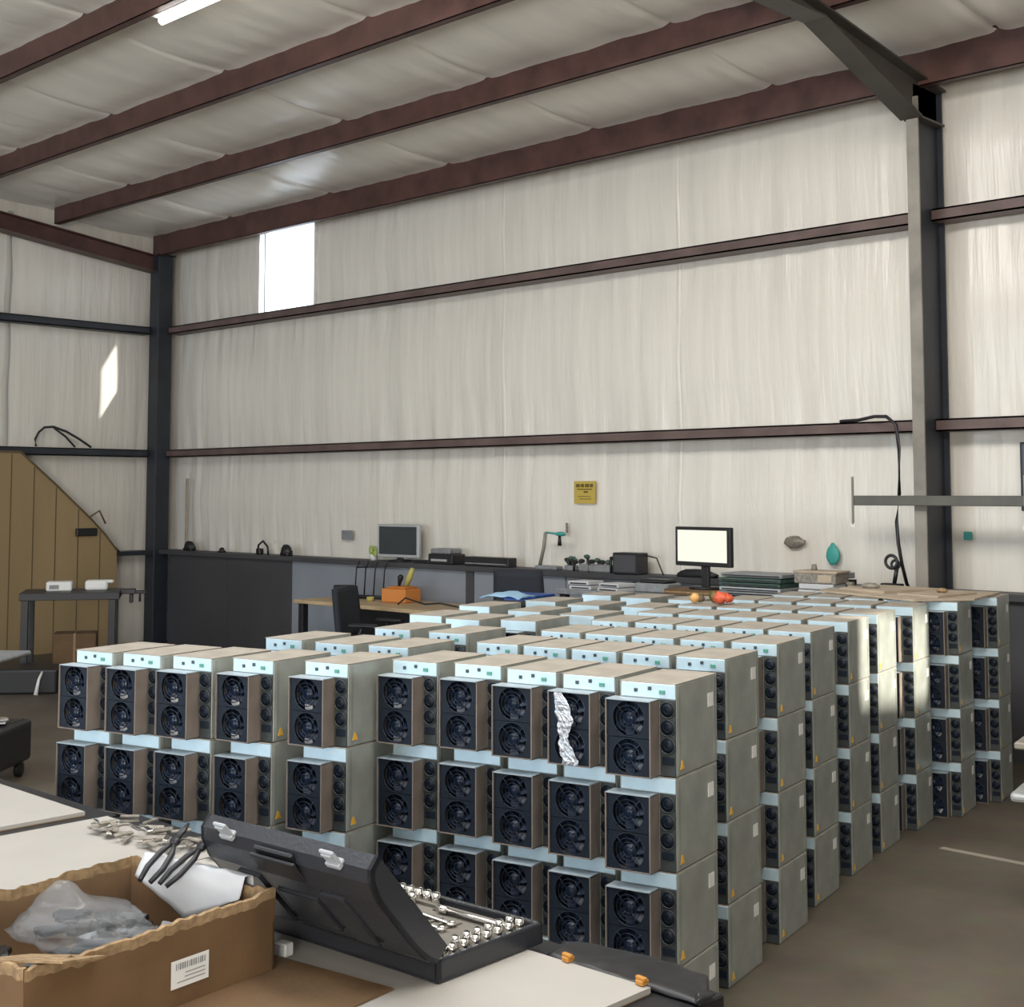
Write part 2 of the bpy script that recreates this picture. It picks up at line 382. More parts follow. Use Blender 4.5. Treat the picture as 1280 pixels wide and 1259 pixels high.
# main frame: column + haunched rafter
def frame(xc, lab, vis=True):
    t = thing('portal_frame', lab, 'steel frame', (xc, 9.0, 0))
    c = MB(); m = M['grey_steel']
    c.box((-.045, -.165, 0), (.045, -.15, 4.62), m)                         # flange facing the room
    c.box((-.006, -.15, 0), (.006, .2, 4.72), M['navy_steel']); c.box((-.045, .2, 0), (.045, .215, 4.72), M['navy_steel'])
    c.obj('column', t)
    pl = MB(); pl.box((-.14, -.25, 0), (.14, .25, .02), M['navy_steel']); pl.obj('base_plate', t)
    h = MB(); mm = M['rafter']
    # web polygon in (y,z) local to y=9.0
    def rz(y): return roof_z(y + 9.0) - 0.21
    web = [(.2, rz(.2)), (.2, 4.50), (-.15, 4.47), (-1.45, 4.86), (-4.0, rz(-4.0) - .42), (-16, rz(-16) - .5), (-16, rz(-16))]
    h.prism(web, mm, -.006, .006, 'x')
    low = [(-.17, 4.46), (-1.45, 4.85), (-4.0, rz(-4.0) - .43), (-16, rz(-16) - .51)]
    h.prism(low + [(y, z + .014) for y, z in low[::-1]], mm, -.085, .085, 'x')
    h.prism([(.2, rz(.2)), (-16, rz(-16)), (-16, rz(-16) - .014), (.2, rz(.2) - .014)], mm, -.085, .085, 'x')
    h.obj('rafter', t)
    st = MB(); st.box((-.07, -.15, 4.46), (.07, .2, 4.475), mm); st.obj('stiffener', t)
    return t
frame(-4.53, 'steel frame with grey column and dark haunched rafter right of the back wall')
# corner column
c = MB(); m = M['navy_steel']
c.box((-.1, -.1, 0), (.1, .1, 4.72), m, .01, 2); c.box((-.14, -.14, 0), (.14, .14, .015), m); c.box((-.12, -.12, 4.72), (.12, .12, 4.735), m)
tagged(c, 'corner_column', 'dark blue grey steel column in the left corner of the room', 'column', loc=(-14.66, 9.03, 0))

# ceiling lamp at the top edge
t = thing('ceiling_light', 'lit white linear lamp under the roof at the top left edge', 'lamp', (-7.95, 5.02, 5.27), R(0))
a = MB(); a.box((-.62, .12, -.02), (.62, .26, .03), M['white_paint'], 0.01); a.obj('lamp_housing', t)
a = MB(); a.cyl((0, .19, -.045), .028, 1.15, M['lamp_on'], 'x', 12); a.obj('lamp_tube', t)
a = MB()
for x in (-.4, .4): a.tube([(x, .19, .03), (x, .19, .14)], .006, M['grey_steel'])
a.obj('hanger', t)
ls = t

# ------------------------------------------------------------------ mining machines
W_, L_, H_ = 0.222, 0.33, 0.295
def build_machine():
    mesh = {}
    m = MB(); m.box((.02, 0, 0), (W_, L_, H_ - .003), M['steel'], 0.003)
    m.box((.022, .1, .05), (.0195, .28, .2), M['steel2']); m.box((W_ - .0005, .015, .008), (W_ + .001, .03, .285), M['steel2']); m.box((W_ - .0005, .3, .008), (W_ + .001, .315, .285), M['steel2'])
    mesh['casing'] = m.mesh('casing')
    m = MB(); m.box((.02, -.004, H_ - .003), (W_, L_, H_), M['dust_top'], 0.001); mesh['top_cover'] = m.mesh('top_cover')
    m = MB(); m.box((.028, -.006, .246), (W_, -.0005, H_ - .0035), M['panel'], 0.001); mesh['port_plate'] = m.mesh('port_plate')
    m = MB(); m.box((0, -.004, 0), (.012, .004, .012), M['port'], 0.001); mesh['network_port'] = m.mesh('network_port')
    m = MB(); m.box((0, -.004, 0), (.02, .004, .013), M['port_green'], 0.001); mesh['signal_port'] = m.mesh('signal_port')
    m = MB()                                                                # fan housing: tray with open front
    x0, x1, y0, z1 = 0.0, .162, -.068, .243
    m.box((x0, y0, 0.0), (x0 + .004, 0, z1), M['fan_frame']); m.box((x1 - .004, y0, 0.0), (x1, 0, z1), M['fan_frame'])
    m.box((x0, y0, z1 - .003), (x1, 0, z1), M['fan_ledge']); m.box((x0, y0, 0), (x1, 0, .003), M['fan_frame'])
    m.box((x0 + .004, -.012, .003), (x1 - .004, -.006, z1 - .003), M['fan_dark'])
    # square fan bodies with round openings
    for zc in (.062, .183):
        n = 32; k = m.mi(M['fan_dark']); outer = []; inner = []
        for q in range(n):
            a = 2 * PI * q / n; ca, sa = math.cos(a), math.sin(a); s_ = 1 / max(abs(ca), abs(sa))
            outer.append(m.bm.verts.new((.081 + .0765 * s_ * ca, y0 + .006, zc + .0595 * s_ * sa))); inner.append(m.bm.verts.new((.081 + .0565 * ca, y0 + .006, zc + .0565 * sa)))
        for q in range(n):
            p = (q + 1) % n; ff = m.bm.faces.new((outer[q], outer[p], inner[p], inner[q])); ff.material_index = k
        m.ring((.081, y0 + .008, zc), .0575, .0025, M['grille'], 'y', 28, 5)
    mesh['fan_housing'] = m.mesh('fan_housing')
    m = MB()                                                                # a fan: hub, seven pitched blades, guard rings
    m.cyl((0, .012, 0), .021, .02, M['fan_blade'], 'y', 20)
    for q in range(7):
        m.T = Matrix.Rotation(2 * PI * q / 7, 4, 'Y')
        k = m.mi(M['fan_blade']); V = []
        for r_, w0, w1 in ((.019, -.008, .010), (.038, -.006, .018), (.055, .000, .025)):
            V.append([m.bm.verts.new(m.T @ Vector(p)) for p in ((r_, .004, w0), (r_, .020, w1), (r_, .022, w1), (r_, .006, w0))])
        for A, B in zip(V, V[1:]):
            for j in range(4):
                ff = m.bm.faces.new((A[j], A[(j + 1) % 4], B[(j + 1) % 4], B[j])); ff.material_index = k
    m.T = Matrix.Identity(4)
    for rr in (.016, .029, .042): m.ring((0, -.006, 0), rr, .0013, M['grille'], 'y', 24, 4)
    for q in range(4):
        a = PI / 4 + q * PI / 2; m.tube([(.014 * math.cos(a), -.006, .014 * math.sin(a)), (.06 * math.cos(a), -.004, .06 * math.sin(a))], .0014, M['grille'], 4)
    mesh['fan'] = m.mesh('fan')
    m = MB(); m.box((.166, -.006, .002), (W_ - .001, -.0005, .243), M['psu'], 0.001); mesh['power_supply'] = m.mesh('power_supply')
    m = MB(); m.cyl((0, -.003, 0), .0255, .004, M['fan_dark'], 'y', 20); m.ring((0, -.005, 0), .0255, .002, M['psu'], 'y', 20, 4); m.ring((0, -.006, 0), .012, .0015, M['grille'], 'y', 16, 4); mesh['exhaust_fan'] = m.mesh('exhaust_fan')
    m = MB(); m.box((-.022, -.004, -.013), (.022, 0, .013), M['fan_dark'], 0.002); mesh['power_socket'] = m.mesh('power_socket')
    m = MB(); m.box((0, 0, 0), (.0015, .045, .045), M['white_label']); mesh['rating_label'] = m.mesh('rating_label')
    m = MB(); m.prism([(-.016, 0), (.016, 0), (.003, .027), (-.003, .027)], M['yellow_label'], 0, .0015, 'x'); mesh['warning_label'] = m.mesh('warning_label')
    return mesh
MM = build_machine()
def kid(name, parent, loc=(0, 0, 0), lab=None):
    o = bpy.data.objects.new(name, MM[name]); COL.objects.link(o); o.parent = parent; o.location = loc
    if lab: o['label'] = lab
    return o
def machine(detail):
    e = bpy.data.objects.new('mining_machine', None); COL.objects.link(e); e.empty_display_size = .05
    kid('casing', e); kid('top_cover', e); pp = kid('port_plate', e); fh = kid('fan_housing', e); ps = kid('power_supply', e)
    for zc in (.062, .183): kid('fan', fh, (.081, -.058, zc))
    for zc in (.212, .155, .098): kid('exhaust_fan', ps, (.195, -.006, zc))
    kid('power_socket', ps, (.195, -.006, .05))
    kid('rating_label', e, (W_ + .0005, .25, .19), 'white rating label'); kid('warning_label', e, (W_ + .0005, .04, .02), 'orange warning label')
    if detail:
        kid('network_port', pp, (.075, -.006, .262)); kid('network_port', pp, (.125, -.006, .27)); kid('signal_port', pp, (.165, -.006, .26))
    return e
def children(o): return list(o.children)
def copy_tree(o, parent=None):
    c = o.copy(); COL.objects.link(c)
    if parent: c.parent = parent
    for ch in KIDS[o]: copy_tree(ch, c)
    return c
protoA = machine(True); protoB = machine(False)
bpy.context.view_layer.update()
KIDS = {}
def reg(o):
    KIDS[o] = list(o.children)
    for c in o.children: reg(c)
reg(protoA); reg(protoB)
used = {True: False, False: False}
BR = R(12.3); OX, OY = -2.6827, 3.5566
eu = Vector((math.cos(BR), math.sin(BR))); ev = Vector((-math.sin(BR), math.cos(BR)))
def uvw(u, v): p = eu * u + ev * v; return (OX + p.x, OY + p.y)
tiers = ['bottom', 'third from top', 'second from top', 'top']
rown = ['front', 'second', 'third', 'fourth', 'fifth', 'sixth', 'seventh', 'eighth', 'ninth']
TOPS = {}
def stack(u, v, row, colname, block, detail, rz=0.0, n=4):
    for k in range(n):
        d = detail and k == 3
        src = protoA if d else protoB
        if not used[d]: o = src; used[d] = True
        else: o = copy_tree(src)
        ju = random.uniform(-.0008, .0008); jv = random.uniform(-.006, .006)
        x, y = uvw(u + ju, v + jv)
        o.location = (x, y, k * 0.2975 + 0.001); o.rotation_euler = (0, 0, BR + rz + R(random.uniform(-.1, .1)))
        o['label'] = 'grey mining machine, %s of %s stack, %s row, %s block' % (tiers[k], colname, row, block)
        o['category'] = 'computer'; o['group'] = 'mining machines in stacks'
        TOPS[(block, row, colname)] = o
# right block: nine rows of five stacks
c5 = ['left-end', 'second', 'middle', 'fourth', 'right-end']
r1 = [(-1.195, .07), (-.945, .10), (-.70, .075), (-.468, .055), (-.222, 0.0)]
for (u, v), cn in zip(r1, c5): stack(u, v, 'front', cn, 'right', True)
rows = [(.71, -.125), (1.28, -.14), (1.84, -.185), (2.37, -.195), (2.86, -.195), (3.41, -.165), (3.86, -.035), (4.33, .075)]
for q, (v, uR) in enumerate(rows):
    for j in range(5):
        stack(uR - W_ - (4 - j) * .2258, v + random.uniform(-.012, .012), rown[q + 1], c5[j], 'right', q < 3)
# left block: front row of five, then shorter rows behind
l1 = [(-2.44, -.33), (-2.21, -.30), (-1.98, -.265), (-1.735, -.21), (-1.445, -.14)]
for (u, v), cn in zip(l1, c5): stack(u, v, 'front', cn, 'left', True)
c3 = ['left-end', 'middle', 'right-end']
L = {'second': [(-2.11, .39), (-1.825, .385), (-1.565, .40)], 'third': [(-1.975, .985), (-1.665, .97)], 'fourth': [(-2.25, 1.63), (-1.97, 1.55), (-1.70, 1.62)],
     'fifth': [(-2.35, 2.24), (-1.95, 2.10), (-1.60, 2.03)], 'sixth': [(-2.21, 2.72), (-1.87, 2.60), (-1.55, 2.62)], 'seventh': [(-2.16, 3.30), (-1.86, 3.22), (-1.55, 3.22)]}
for row, lst in L.items():
    nm = c3 if len(lst) == 3 else ['left-end', 'right-end']
    for (u, v), cn in zip(lst, nm): stack(u, v, row, cn, 'left', row in ('second', 'third'))

# crumpled film on one fan face
mb = MB()
def film(a, b):
    z = 1.135 - b * 0.235
    xx = .035 + .06 * a * (0.5 + 0.5 * abs(math.sin(b * 5))) + .03 * b + .012 * noise.noise(Vector((b * 9, 0, 2)))
    return (xx, -.084 - .006 * abs(noise.noise(Vector((a * 4, b * 12, 1)))), z)
mb.grid(film, 8, 40, M['film'], smooth=False)
fx, fy = uvw(-.468, .055)
o = mb.obj('plastic_film', None, (fx, fy, 0), BR, recalc=False)
o.modifiers.new('thick', 'SOLIDIFY').thickness = 0.001
tag(o, 'crumpled silver plastic film stuck to fan face of the fourth front stack', 'film')

# ------------------------------------------------------------------ foreground benches
def bench(name, label, x0, x1, y0, y1, h, legs=True):
    t = thing(name, label, 'workbench', ((x0 + x1) / 2, (y0 + y1) / 2, 0))
    hx, hy = (x1 - x0) / 2, (y1 - y0) / 2
    a = MB(); a.box((-hx, -hy, h - .03), (hx, hy, h), M['black'], .004); a.obj('tabletop', t)
    a = MB()
    for s in (-1, 1): a.box((-hx + .04, s * (hy - .06) - .015, h - .09), (hx - .04, s * (hy - .06) + .015, h - .03), M['black_metal'])
    a.obj('apron', t)
    for sx in (-1, 1):
        for sy in (-1, 1):
            a = MB(); a.box((sx * (hx - .06) - .025, sy * (hy - .06) - .025, 0), (sx * (hx - .06) + .025, sy * (hy - .06) + .025, h - .03), M['black_metal'], .003); a.obj('leg', t)
    return t
bench('workbench', 'black workbench under the tool case and the open carton in the foreground', -4.11, -1.74, .75, 2.47, .735)
bench('workbench', 'black workbench under a cream board at the left edge of the foreground', -5.9, -4.14, .75, 2.42, .735)
def board(label, x0, x1, y0, y1, rz):
    a = MB(); hx, hy = (x1 - x0) / 2, (y1 - y0) / 2
    a.box((-hx, -hy, 0.003), (hx, hy, .015), M['board']); a.box((-hx + .001, -hy + .001, 0), (hx - .001, hy - .001, .003), M['board_edge'])
    return solo(a, 'laminate_board', label, 'board', ((x0 + x1) / 2, (y0 + y1) / 2, .7355), R(rz), 'cream boards on the foreground benches')
board('cream laminate board lying on the left bench at the frame edge', -5.8, -4.2, .85, 2.34, -.5)
board('cream laminate board behind the open carton, left of the pliers', -4.09, -3.42, .85, 2.35, -.3)
board('cream laminate board under the tool case, its corner at the bench end', -3.40, -1.84, .90, 2.345, .8)
# black pouch along the far edge of the bench, orange clips
mb = MB()
def pouch(a, b):
    x = -2.165 + .435 * a; y = 2.368 + .13 * b + (.03 * a * (1 - a) * 4 if b > .5 else 0) - (.10 * max(0, a - .8) / .2 if b > .5 else 0)
    z = .739 + .012 * math.sin(PI * b) * (1 - .3 * a) + .006 * noise.noise(Vector((a * 8, b * 3, 0)))
    return (x, y, z)
mb.grid(pouch, 30, 8, M['black'])
o = mb.obj('rubber_mat', recalc=False); o.modifiers.new('t', 'SOLIDIFY').thickness = -.003
tag(o, 'black rubber mat bunched along the far edge of the foreground bench', 'mat')
for x, lab in ((-2.083, 'orange clip nearer the tool case on the far bench edge'), (-1.872, 'orange clip nearer the bench corner')):
    a = MB(); a.box((-.014, -.006, .009), (.014, .006, .018), M['clip'], .003, 2); a.box((-.008, .003, .003), (.011, .013, .012), M['clip'], .002)
    a.box((-.011, -.009, 0), (.011, .009, .011), M['clip'], .002)
    solo(a, 'spring_clip', lab, 'clip', (x, 2.352, .7515), R(-8), 'orange clips')

# open carton
Rx, Ry = -2.51, 1.86
du = Vector((-2.425 + 2.51, 1.234 - 1.86)).normalized()     # along the near face
dv = Vector((-.49, -.067)).normalized()                      # along the right-back face
BW, BD, BH = .632, .49, .172
t = thing('open_carton', 'open brown cardboard carton with torn rim and white label, in the foreground', 'box', (Rx, Ry, .7515))
def wallmesh(P0, P1, seed, inward):
    mb = MB(); n = 70
    d = (P1 - P0); nrm = inward.normalized() * .006
    k1 = mb.mi(M['card']); k2 = mb.mi(M['card_in']); k3 = mb.mi(M['card_torn'])
    A = []
    for q in range(n + 1):
        s_ = q / n; p = P0 + d * s_
        tear = .010 * noise.noise(Vector((s_ * 9, seed, 0))) + .006 * noise.noise(Vector((s_ * 34, seed, 5)))
        tear = min(tear, .006); edge = BH + tear - .004
        bow = .006 * math.sin(s_ * PI * 2 + seed)
        lean = nrm * (-1.0) * (.25 + .5 * abs(noise.noise(Vector((s_ * 6, seed, 9)))))
        pr_ = [(p, 0.0), (p, BH * .6), (p - nrm * .3, edge - .02), (p + lean * 1.0, edge), (p + nrm + lean * .4, edge + .002), (p + nrm, edge - .022), (p + nrm, BH * .6), (p + nrm, 0.0)]
        A.append([mb.bm.verts.new((v.x, v.y, z)) for v, z in pr_])
    ks = [k1, k1, k3, k3, k3, k2, k2]
    for a, b in zip(A, A[1:]):
        for j in range(7):
            ff = mb.bm.faces.new((a[j], b[j], b[j + 1], a[j + 1])); ff.material_index = ks[j]; ff.smooth = False
    for e in (A[0], A[-1]):
        ff = mb.bm.faces.new(e); ff.material_index = k1
    return mb
Z0 = Vector((0, 0)); F0 = du * BW; B0 = dv * BD; G0 = du * BW + dv * BD
for P0, P1, sd, inn in ((Z0, F0, 1.3, dv), (Z0, B0, 4.1, du), (F0, G0, 7.7, -du), (B0, G0, 9.2, -dv)):
    wallmesh(P0, P1, sd, inn).obj('side_panel', t)
mb = MB(); mb.prism([(p.x, p.y) for p in (Z0 + dv * .007 + du * .007, F0 + dv * .007 - du * .007, G0 - dv * .007 - du * .007, B0 - dv * .007 + du * .007)], M['card_in'], 0.0, .005); mb.obj('bottom_panel', t)
# label: on the near face 0.19..0.29 from the right corner
mb = MB(); nout = -dv * .0015
def on(s_, z, off=1.0): p = du * s_ - dv * (.0012 * off); return (p.x, p.y, z)
k = mb.mi(M['white_label']); k2 = mb.mi(M['grey_plastic'])
def quad(s0, s1, z0, z1, off, kk):
    ff = mb.bm.faces.new([mb.bm.verts.new(on(*q, off)) for q in ((s0, z0), (s1, z0), (s1, z1), (s0, z1))]); ff.material_index = kk
quad(.19, .29, .036, .092, 1.6, k)
for q in range(14):
    s0 = .2 + q * .0058; quad(s0, s0 + random.uniform(.002, .004), .072, .085, 2.2, k2)
for z in (.062, .054, .046): quad(.2, .2 + random.uniform(.05, .075), z, z + .002, 2.2, k2)
mb.obj('shipping_label', t, recalc=False)['label'] = 'white shipping label with barcode'
# flap folded out at the front-left corner
mb = MB(); mb.prism([(0, 0), (.2, .01), (.19, .14), (.02, .12)], M['card_torn'], 0, .004)
o = mb.obj('flap', t, (F0.x - .13, F0.y - .03, BH - .008), R(15)); o.rotation_euler = (R(-12), R(-6), R(20))
# cardboard sheet under
mb = MB(); mb.box((-.36, -.42, 0), (.36, .42, .004), M['card']); o = solo(mb, 'cardboard_sheet', 'flat brown cardboard sheet under the open carton, beside the tool case', 'cardboard', (-2.53, 1.50, .7512), R(8))
bpy.data.objects['open_carton'].location.z = .7556
# contents: bag of black parts
cc = Vector((Rx, Ry)) + du * .30 + dv * .27
mb = MB()
rnd = random.Random(3)
for q in range(70):
    s_, w_ = rnd.uniform(.05, .58), rnd.uniform(.04, .44)
    p = du * s_ + dv * w_
    hgt = .045 + .05 * math.exp(-((s_ - .3) ** 2 + (w_ - .25) ** 2) / .03)
    mb.T = Matrix.Translation((p.x, p.y, rnd.uniform(.012, hgt))) @ Matrix.Rotation(rnd.uniform(0, 6), 4, 'Z') @ Matrix.Rotation(rnd.uniform(-.5, .5), 4, 'X')
    mb.box((-.035, -.02, -.008), (.035, .02, .008), M['black'] if q % 4 else M['grey_plastic'], .003)
mb.T = Matrix.Identity(4)
o = mb.obj('plastic_parts', None, (Rx, Ry, .7625)); tag(o, 'heap of black plastic parts in the bottom of the open carton', 'parts'); o['kind'] = 'stuff'
def bagmesh(rx, ry, rz, seed, peak):
    mb = MB(); t_ = bmesh.new(); bmesh.ops.create_icosphere(t_, subdivisions=4, radius=1)
    for v in t_.verts:
        n1 = noise.noise(v.co * 1.7 + Vector((seed, 0, 0))); n2 = abs(noise.noise(v.co * 4.1 + Vector((0, seed, 0))))
        s_ = 1 + .22 * n1 - .28 * n2
        z = v.co.z * s_; x = v.co.x * s_; y = v.co.y * s_
        d = math.hypot(x - peak[0], y - peak[1])
        z = max(z, -.35) + .9 * math.exp(-d * d / .10) * (z > 0)
        v.co = Vector((x * rx, y * ry, z * rz))
    mb.merge(t_, M['bag'], True); return mb
o = bagmesh(.17, .13, .05, 2.2, (-.45, .1)).obj('plastic_bag', None, (-2.70, 1.50, .885), R(12)); tag(o, 'crumpled clear plastic bag in the open carton', 'plastic bag')
mb = MB()
for q in range(16):
    a = rnd.uniform(0, 6); rr = rnd.uniform(0, .09)
    mb.T = Matrix.Translation((rr * math.cos(a), rr * .7 * math.sin(a), rnd.uniform(-.005, .012))) @ Matrix.Rotation(rnd.uniform(0, 6), 4, 'Z')
    mb.box((-.03, -.014, -.006), (.03, .014, .006), M['black'], .002)
mb.T = Matrix.Identity(4)
o = mb.obj('small_parts', None, (-2.69, 1.50, .888), R(12)); tag(o, 'small black parts inside the clear plastic bag', 'parts'); o['kind'] = 'stuff'

# paper / clutter between carton and tool case
mb = MB()
def sheet(a, b):
    # a runs along the carton's right-back wall, b from the bench over the rim and down inside
    t_ = .085 + .345 * a
    path = [(.020, .09), (.018, .12), (.017, .15), (.014, .183), (-.010, .188), (-.022, .168 - .02 * (1 - a)), (-.028 - .01 * a, .14 - .07 * (1 - abs(2 * a - 1)))]
    q = b * (len(path) - 1); k0 = min(int(q), len(path) - 2); f0 = q - k0
    off = path[k0][0] * (1 - f0) + path[k0 + 1][0] * f0; zz = path[k0][1] * (1 - f0) + path[k0 + 1][1] * f0
    nz = noise.noise(Vector((a * 7, b * 5, 3)))
    p = dv * t_ - du * off
    return (p.x, p.y, zz + .005 * nz)
mb.grid(sheet, 36, 30, M['paper'])
o = mb.obj('paper_sheet', None, (Rx, Ry, .7556), 0, recalc=False); o.modifiers.new('t', 'SOLIDIFY').thickness = -.0012
tag(o, 'crumpled white paper draped over the right rear wall of the open carton', 'paper')
def pliers(x, y, rz, lab):
    t = thing('pliers', lab, 'pliers', (x, y, .972), R(rz), 'pliers on the paper')
    t.rotation_euler = (R(36), 0, R(rz))
    a = MB(); a.cyl((0, 0, .006), .012, .012, M['black_metal'], 'z', 12)
    a.tube([(0, 0, .006), (.004, .03, .006), (.001, .055, .006)], [.007, .006, .002], M['black_metal']); a.tube([(0, 0, .006), (-.004, .03, .006), (-.001, .055, .006)], [.007, .006, .002], M['black_metal']); a.obj('jaws', t)
    for s in (-1, 1):
        a = MB(); a.tube([(s * .004, -.008, .006), (s * .018, -.035, .006), (s * .024, -.08, .006), (s * .016, -.12, .006)], [.005, .007, .007, .006], M['cable']); a.obj('handle', t)
pliers(-2.86, 1.83, 14, 'dark handled pliers on the white paper, farther from the tool case')
pliers(-2.77, 1.845, -6, 'dark handled pliers on the white paper, nearer the tool case')
a = MB(); a.sph((0, 0, .022), .03, M['black'], (1.3, .9, .7), 14, .2); a.cyl((.02, -.01, .044), .006, .006, M['chrome'], 'z', 10)
solo(a, 'clamp_knob', 'black rounded knob with a shiny centre above the pliers', 'knob', (-3.38, 2.30, .752))
a = MB()
rnd = random.Random(11)
for q in range(46):
    mbx = rnd.uniform(-.24, .22); mby = rnd.uniform(-.07, .07)
    a.T = Matrix.Translation((mbx, mby, rnd.uniform(.008, .028))) @ Matrix.Rotation(rnd.uniform(0, 6), 4, 'Z') @ Matrix.Rotation(rnd.uniform(-.4, .4), 4, 'X')
    a.box((-.03, -.008, -.003), (.03, .008, .003), M['scrap'] if q % 5 else M['chrome'], .001)
a.T = Matrix.Identity(4)
o = a.obj('metal_scraps', None, (-3.70, 2.28, .7515), R(2)); tag(o, 'tangle of grey metal scraps at the far edge of the bench', 'scraps'); o['kind'] = 'stuff'
a = MB(); a.box((-.018, -.014, 0), (.018, .014, .03), M['white_label'], .003); solo(a, 'white_block', 'small white block between the carton and the tool case', 'block', (-2.575, 1.935, .7515), R(10))

# ------------------------------------------------------------------ tool case
CX_, CY_ = -2.185, 2.05; CR = R(3); CW, CD = .57, .355
t = thing('tool_case', 'open charcoal plastic tool case with chrome tools in the foreground', 'tool case', (CX_, CY_, .7515), CR)
a = MB(); a.box((-CW, 0, 0), (0, CD, .012), M['case'], .004)
a.box((-CW, 0, 0), (0, .016, .05), M['case'], .005, 2); a.box((-CW, CD - .016, 0), (0, CD, .05), M['case'], .005, 2)
a.box((-CW, 0, 0), (-CW + .016, CD, .05), M['case'], .005, 2); a.box((-.016, 0, 0), (0, CD, .05), M['case'], .005, 2); a.obj('base_shell', t)
a = MB(); a.box((-CW + .016, .016, .012), (-.016, CD - .016, .032), M['case_tray'])
for q in range(9): a.box((-.42 + q * .03, .06, .032), (-.412 + q * .03, .26, .036), M['case_tray'])
a.box((-CW + .05, CD - .05, .032), (-.05, CD - .035, .04), M['case_tray']); a.box((-.30, .29, .0325), (-.13, .325, .0335), M['black']); a.obj('tray', t)
# lid leaning towards the front over the hinge
lid = MB(); th = R(42)
lid.T = Matrix.Translation((0, -.004, .045)) @ Matrix.Rotation(th, 4, 'X') @ Matrix.Diagonal((1, 1, .90, 1))
# in lid space: z runs from hinge to free edge; outer face at y=0 side (towards viewer) ; inside open at +y
prof = [(0.0, 0.0), (-.012, .03), (-.018, .10), (-.018, .26), (-.006, .315), (.012, .34), (.045, .345)]   # (y, z) outer skin
inn = [(.045, .330), (.018, .326), (.004, .306), (-.008, .26), (-.008, .10), (-.002, .035), (.006, .012), (.006, 0)]
n = len(prof)
lid.prism(prof + inn, M['case'], -CW, 0, 'x')
for x0, x1 in ((-CW, -CW + .010), (-.010, 0)): lid.prism([(0, 0), (-.012, .03), (-.018, .10), (-.018, .26), (-.006, .315), (.012, .34), (.045, .345), (.045, 0.0)], M['case'], x0, x1, 'x')
for x0, x1 in ((-.48, -.40), (-.20, -.12)): lid.box((x0, -.024, .05), (x1, -.016, .24), M['case'], .006, 2)
lid.box((-.37, -.023, .07), (-.23, -.016, .20), M['case'], .006, 2)
lid.obj('lid', t)
hn = MB(); hn.T = lid.T
hn.box((-.375, -.0195, .262), (-.225, -.010, .33), M['black'], .004, 2); hn.box((-.365, -.006, .315), (-.235, .004, .343), M['black'], .004)
hn.obj('handle_recess', t)
for x in (-.465, -.105):
    a = MB(); a.T = lid.T; a.box((x - .022, .004, .335), (x + .022, .012, .385), M['latch'], .003); a.box((x - .022, -.002, .332), (x + .022, .02, .348), M['latch'], .003)
    a.box((x - .016, .000, .37), (x + .016, .014, .378), M['latch'], .002); a.obj('latch', t)
a = MB()
a.cyl((-CW / 2, -.002, .046), .006, CW - .04, M['black'], 'x', 10); a.obj('hinge', t)
# tools
def cw(x, y): c, s = math.cos(CR), math.sin(CR); return (CX_ + c * x - s * y, CY_ + s * x + c * y)
TZ = .7515 + .037
def wrench(L0, x, y, rz, lab):
    a = MB(); h = .005; w0 = .0065 + L0 * .012
    a.box((-L0 / 2 + .012, -w0 * .55, 0), (L0 / 2 - .012, w0 * .55, h), M['chrome'], .0015)
    a.ring((L0 / 2 - .008, 0, h / 2), w0 * 1.05, .0035, M['chrome'], 'z', 16, 6)
    # open jaw
    a.prism([(-L0 / 2 + .016, -w0), (-L0 / 2 + .016, w0), (-L0 / 2 + .002, w0 * 1.5), (-L0 / 2 - .008, w0 * 1.1), (-L0 / 2 - .004, w0 * .55), (-L0 / 2 + .006, w0 * .5), (-L0 / 2 + .006, -w0 * .5), (-L0 / 2 - .004, -w0 * .55), (-L0 / 2 - .008, -w0 * 1.1), (-L0 / 2 + .002, -w0 * 1.5)], M['chrome'], 0, h)
    wx, wy = cw(x, y); solo(a, 'combination_wrench', lab, 'wrench', (wx, wy, TZ), CR + R(rz), 'chrome wrenches in the tool case')
names = ['nearest the lid', 'second from the lid', 'third from the lid', 'fourth from the lid', 'fifth from the lid, farthest in']
for q in range(5):
    wrench(.15 + q * .014, -.215 - .014 * q, .07 + .042 * q, -6, 'chrome combination wrench in the open tool case, ' + names[q])
a = MB(); a.cyl((0, 0, .008), .007, .14, M['chrome'], 'x', 12); a.cyl((-.08, 0, .008), .016, .02, M['chrome'], 'z', 18); a.cyl((.055, 0, .008), .010, .06, M['chrome'], 'x', 12)
wx, wy = cw(-.12, .055); solo(a, 'ratchet_handle', 'chrome ratchet handle at the near right of the tool case', 'ratchet', (wx, wy, TZ + .006), CR + R(4))
a = MB(); a.cyl((0, 0, .007), .0055, .2, M['chrome'], 'x', 12); a.cyl((-.1, 0, .007), .009, .03, M['chrome'], 'x', 12)
wx, wy = cw(-.16, .285); solo(a, 'extension_bar', 'chrome extension bar along the far side of the tool case', 'tool', (wx, wy, TZ), CR)
def socket(x, y, r_, tilt, lab):
    a = MB(); n = 16; h = .026
    a.cyl((0, 0, h / 2), r_, h, M['chrome'], 'z', n); a.cyl((0, 0, h + .0005), r_ * .68, .002, M['black'], 'z', n)
    a.ring((0, 0, h), r_ * .86, r_ * .16, M['chrome'], 'z', n, 5)
    wx, wy = cw(x, y); solo(a, 'socket', lab, 'socket', (wx, wy, TZ - .002), CR, 'chrome sockets in the tool case')
for q in range(8): socket(-.032, .04 + q * .038, .0088 + .0002 * q, 0, 'chrome socket in the tool case, %s in the row along its right side' % ['nearest', 'second', 'third', 'fourth', 'fifth', 'sixth', 'seventh', 'farthest'][q])
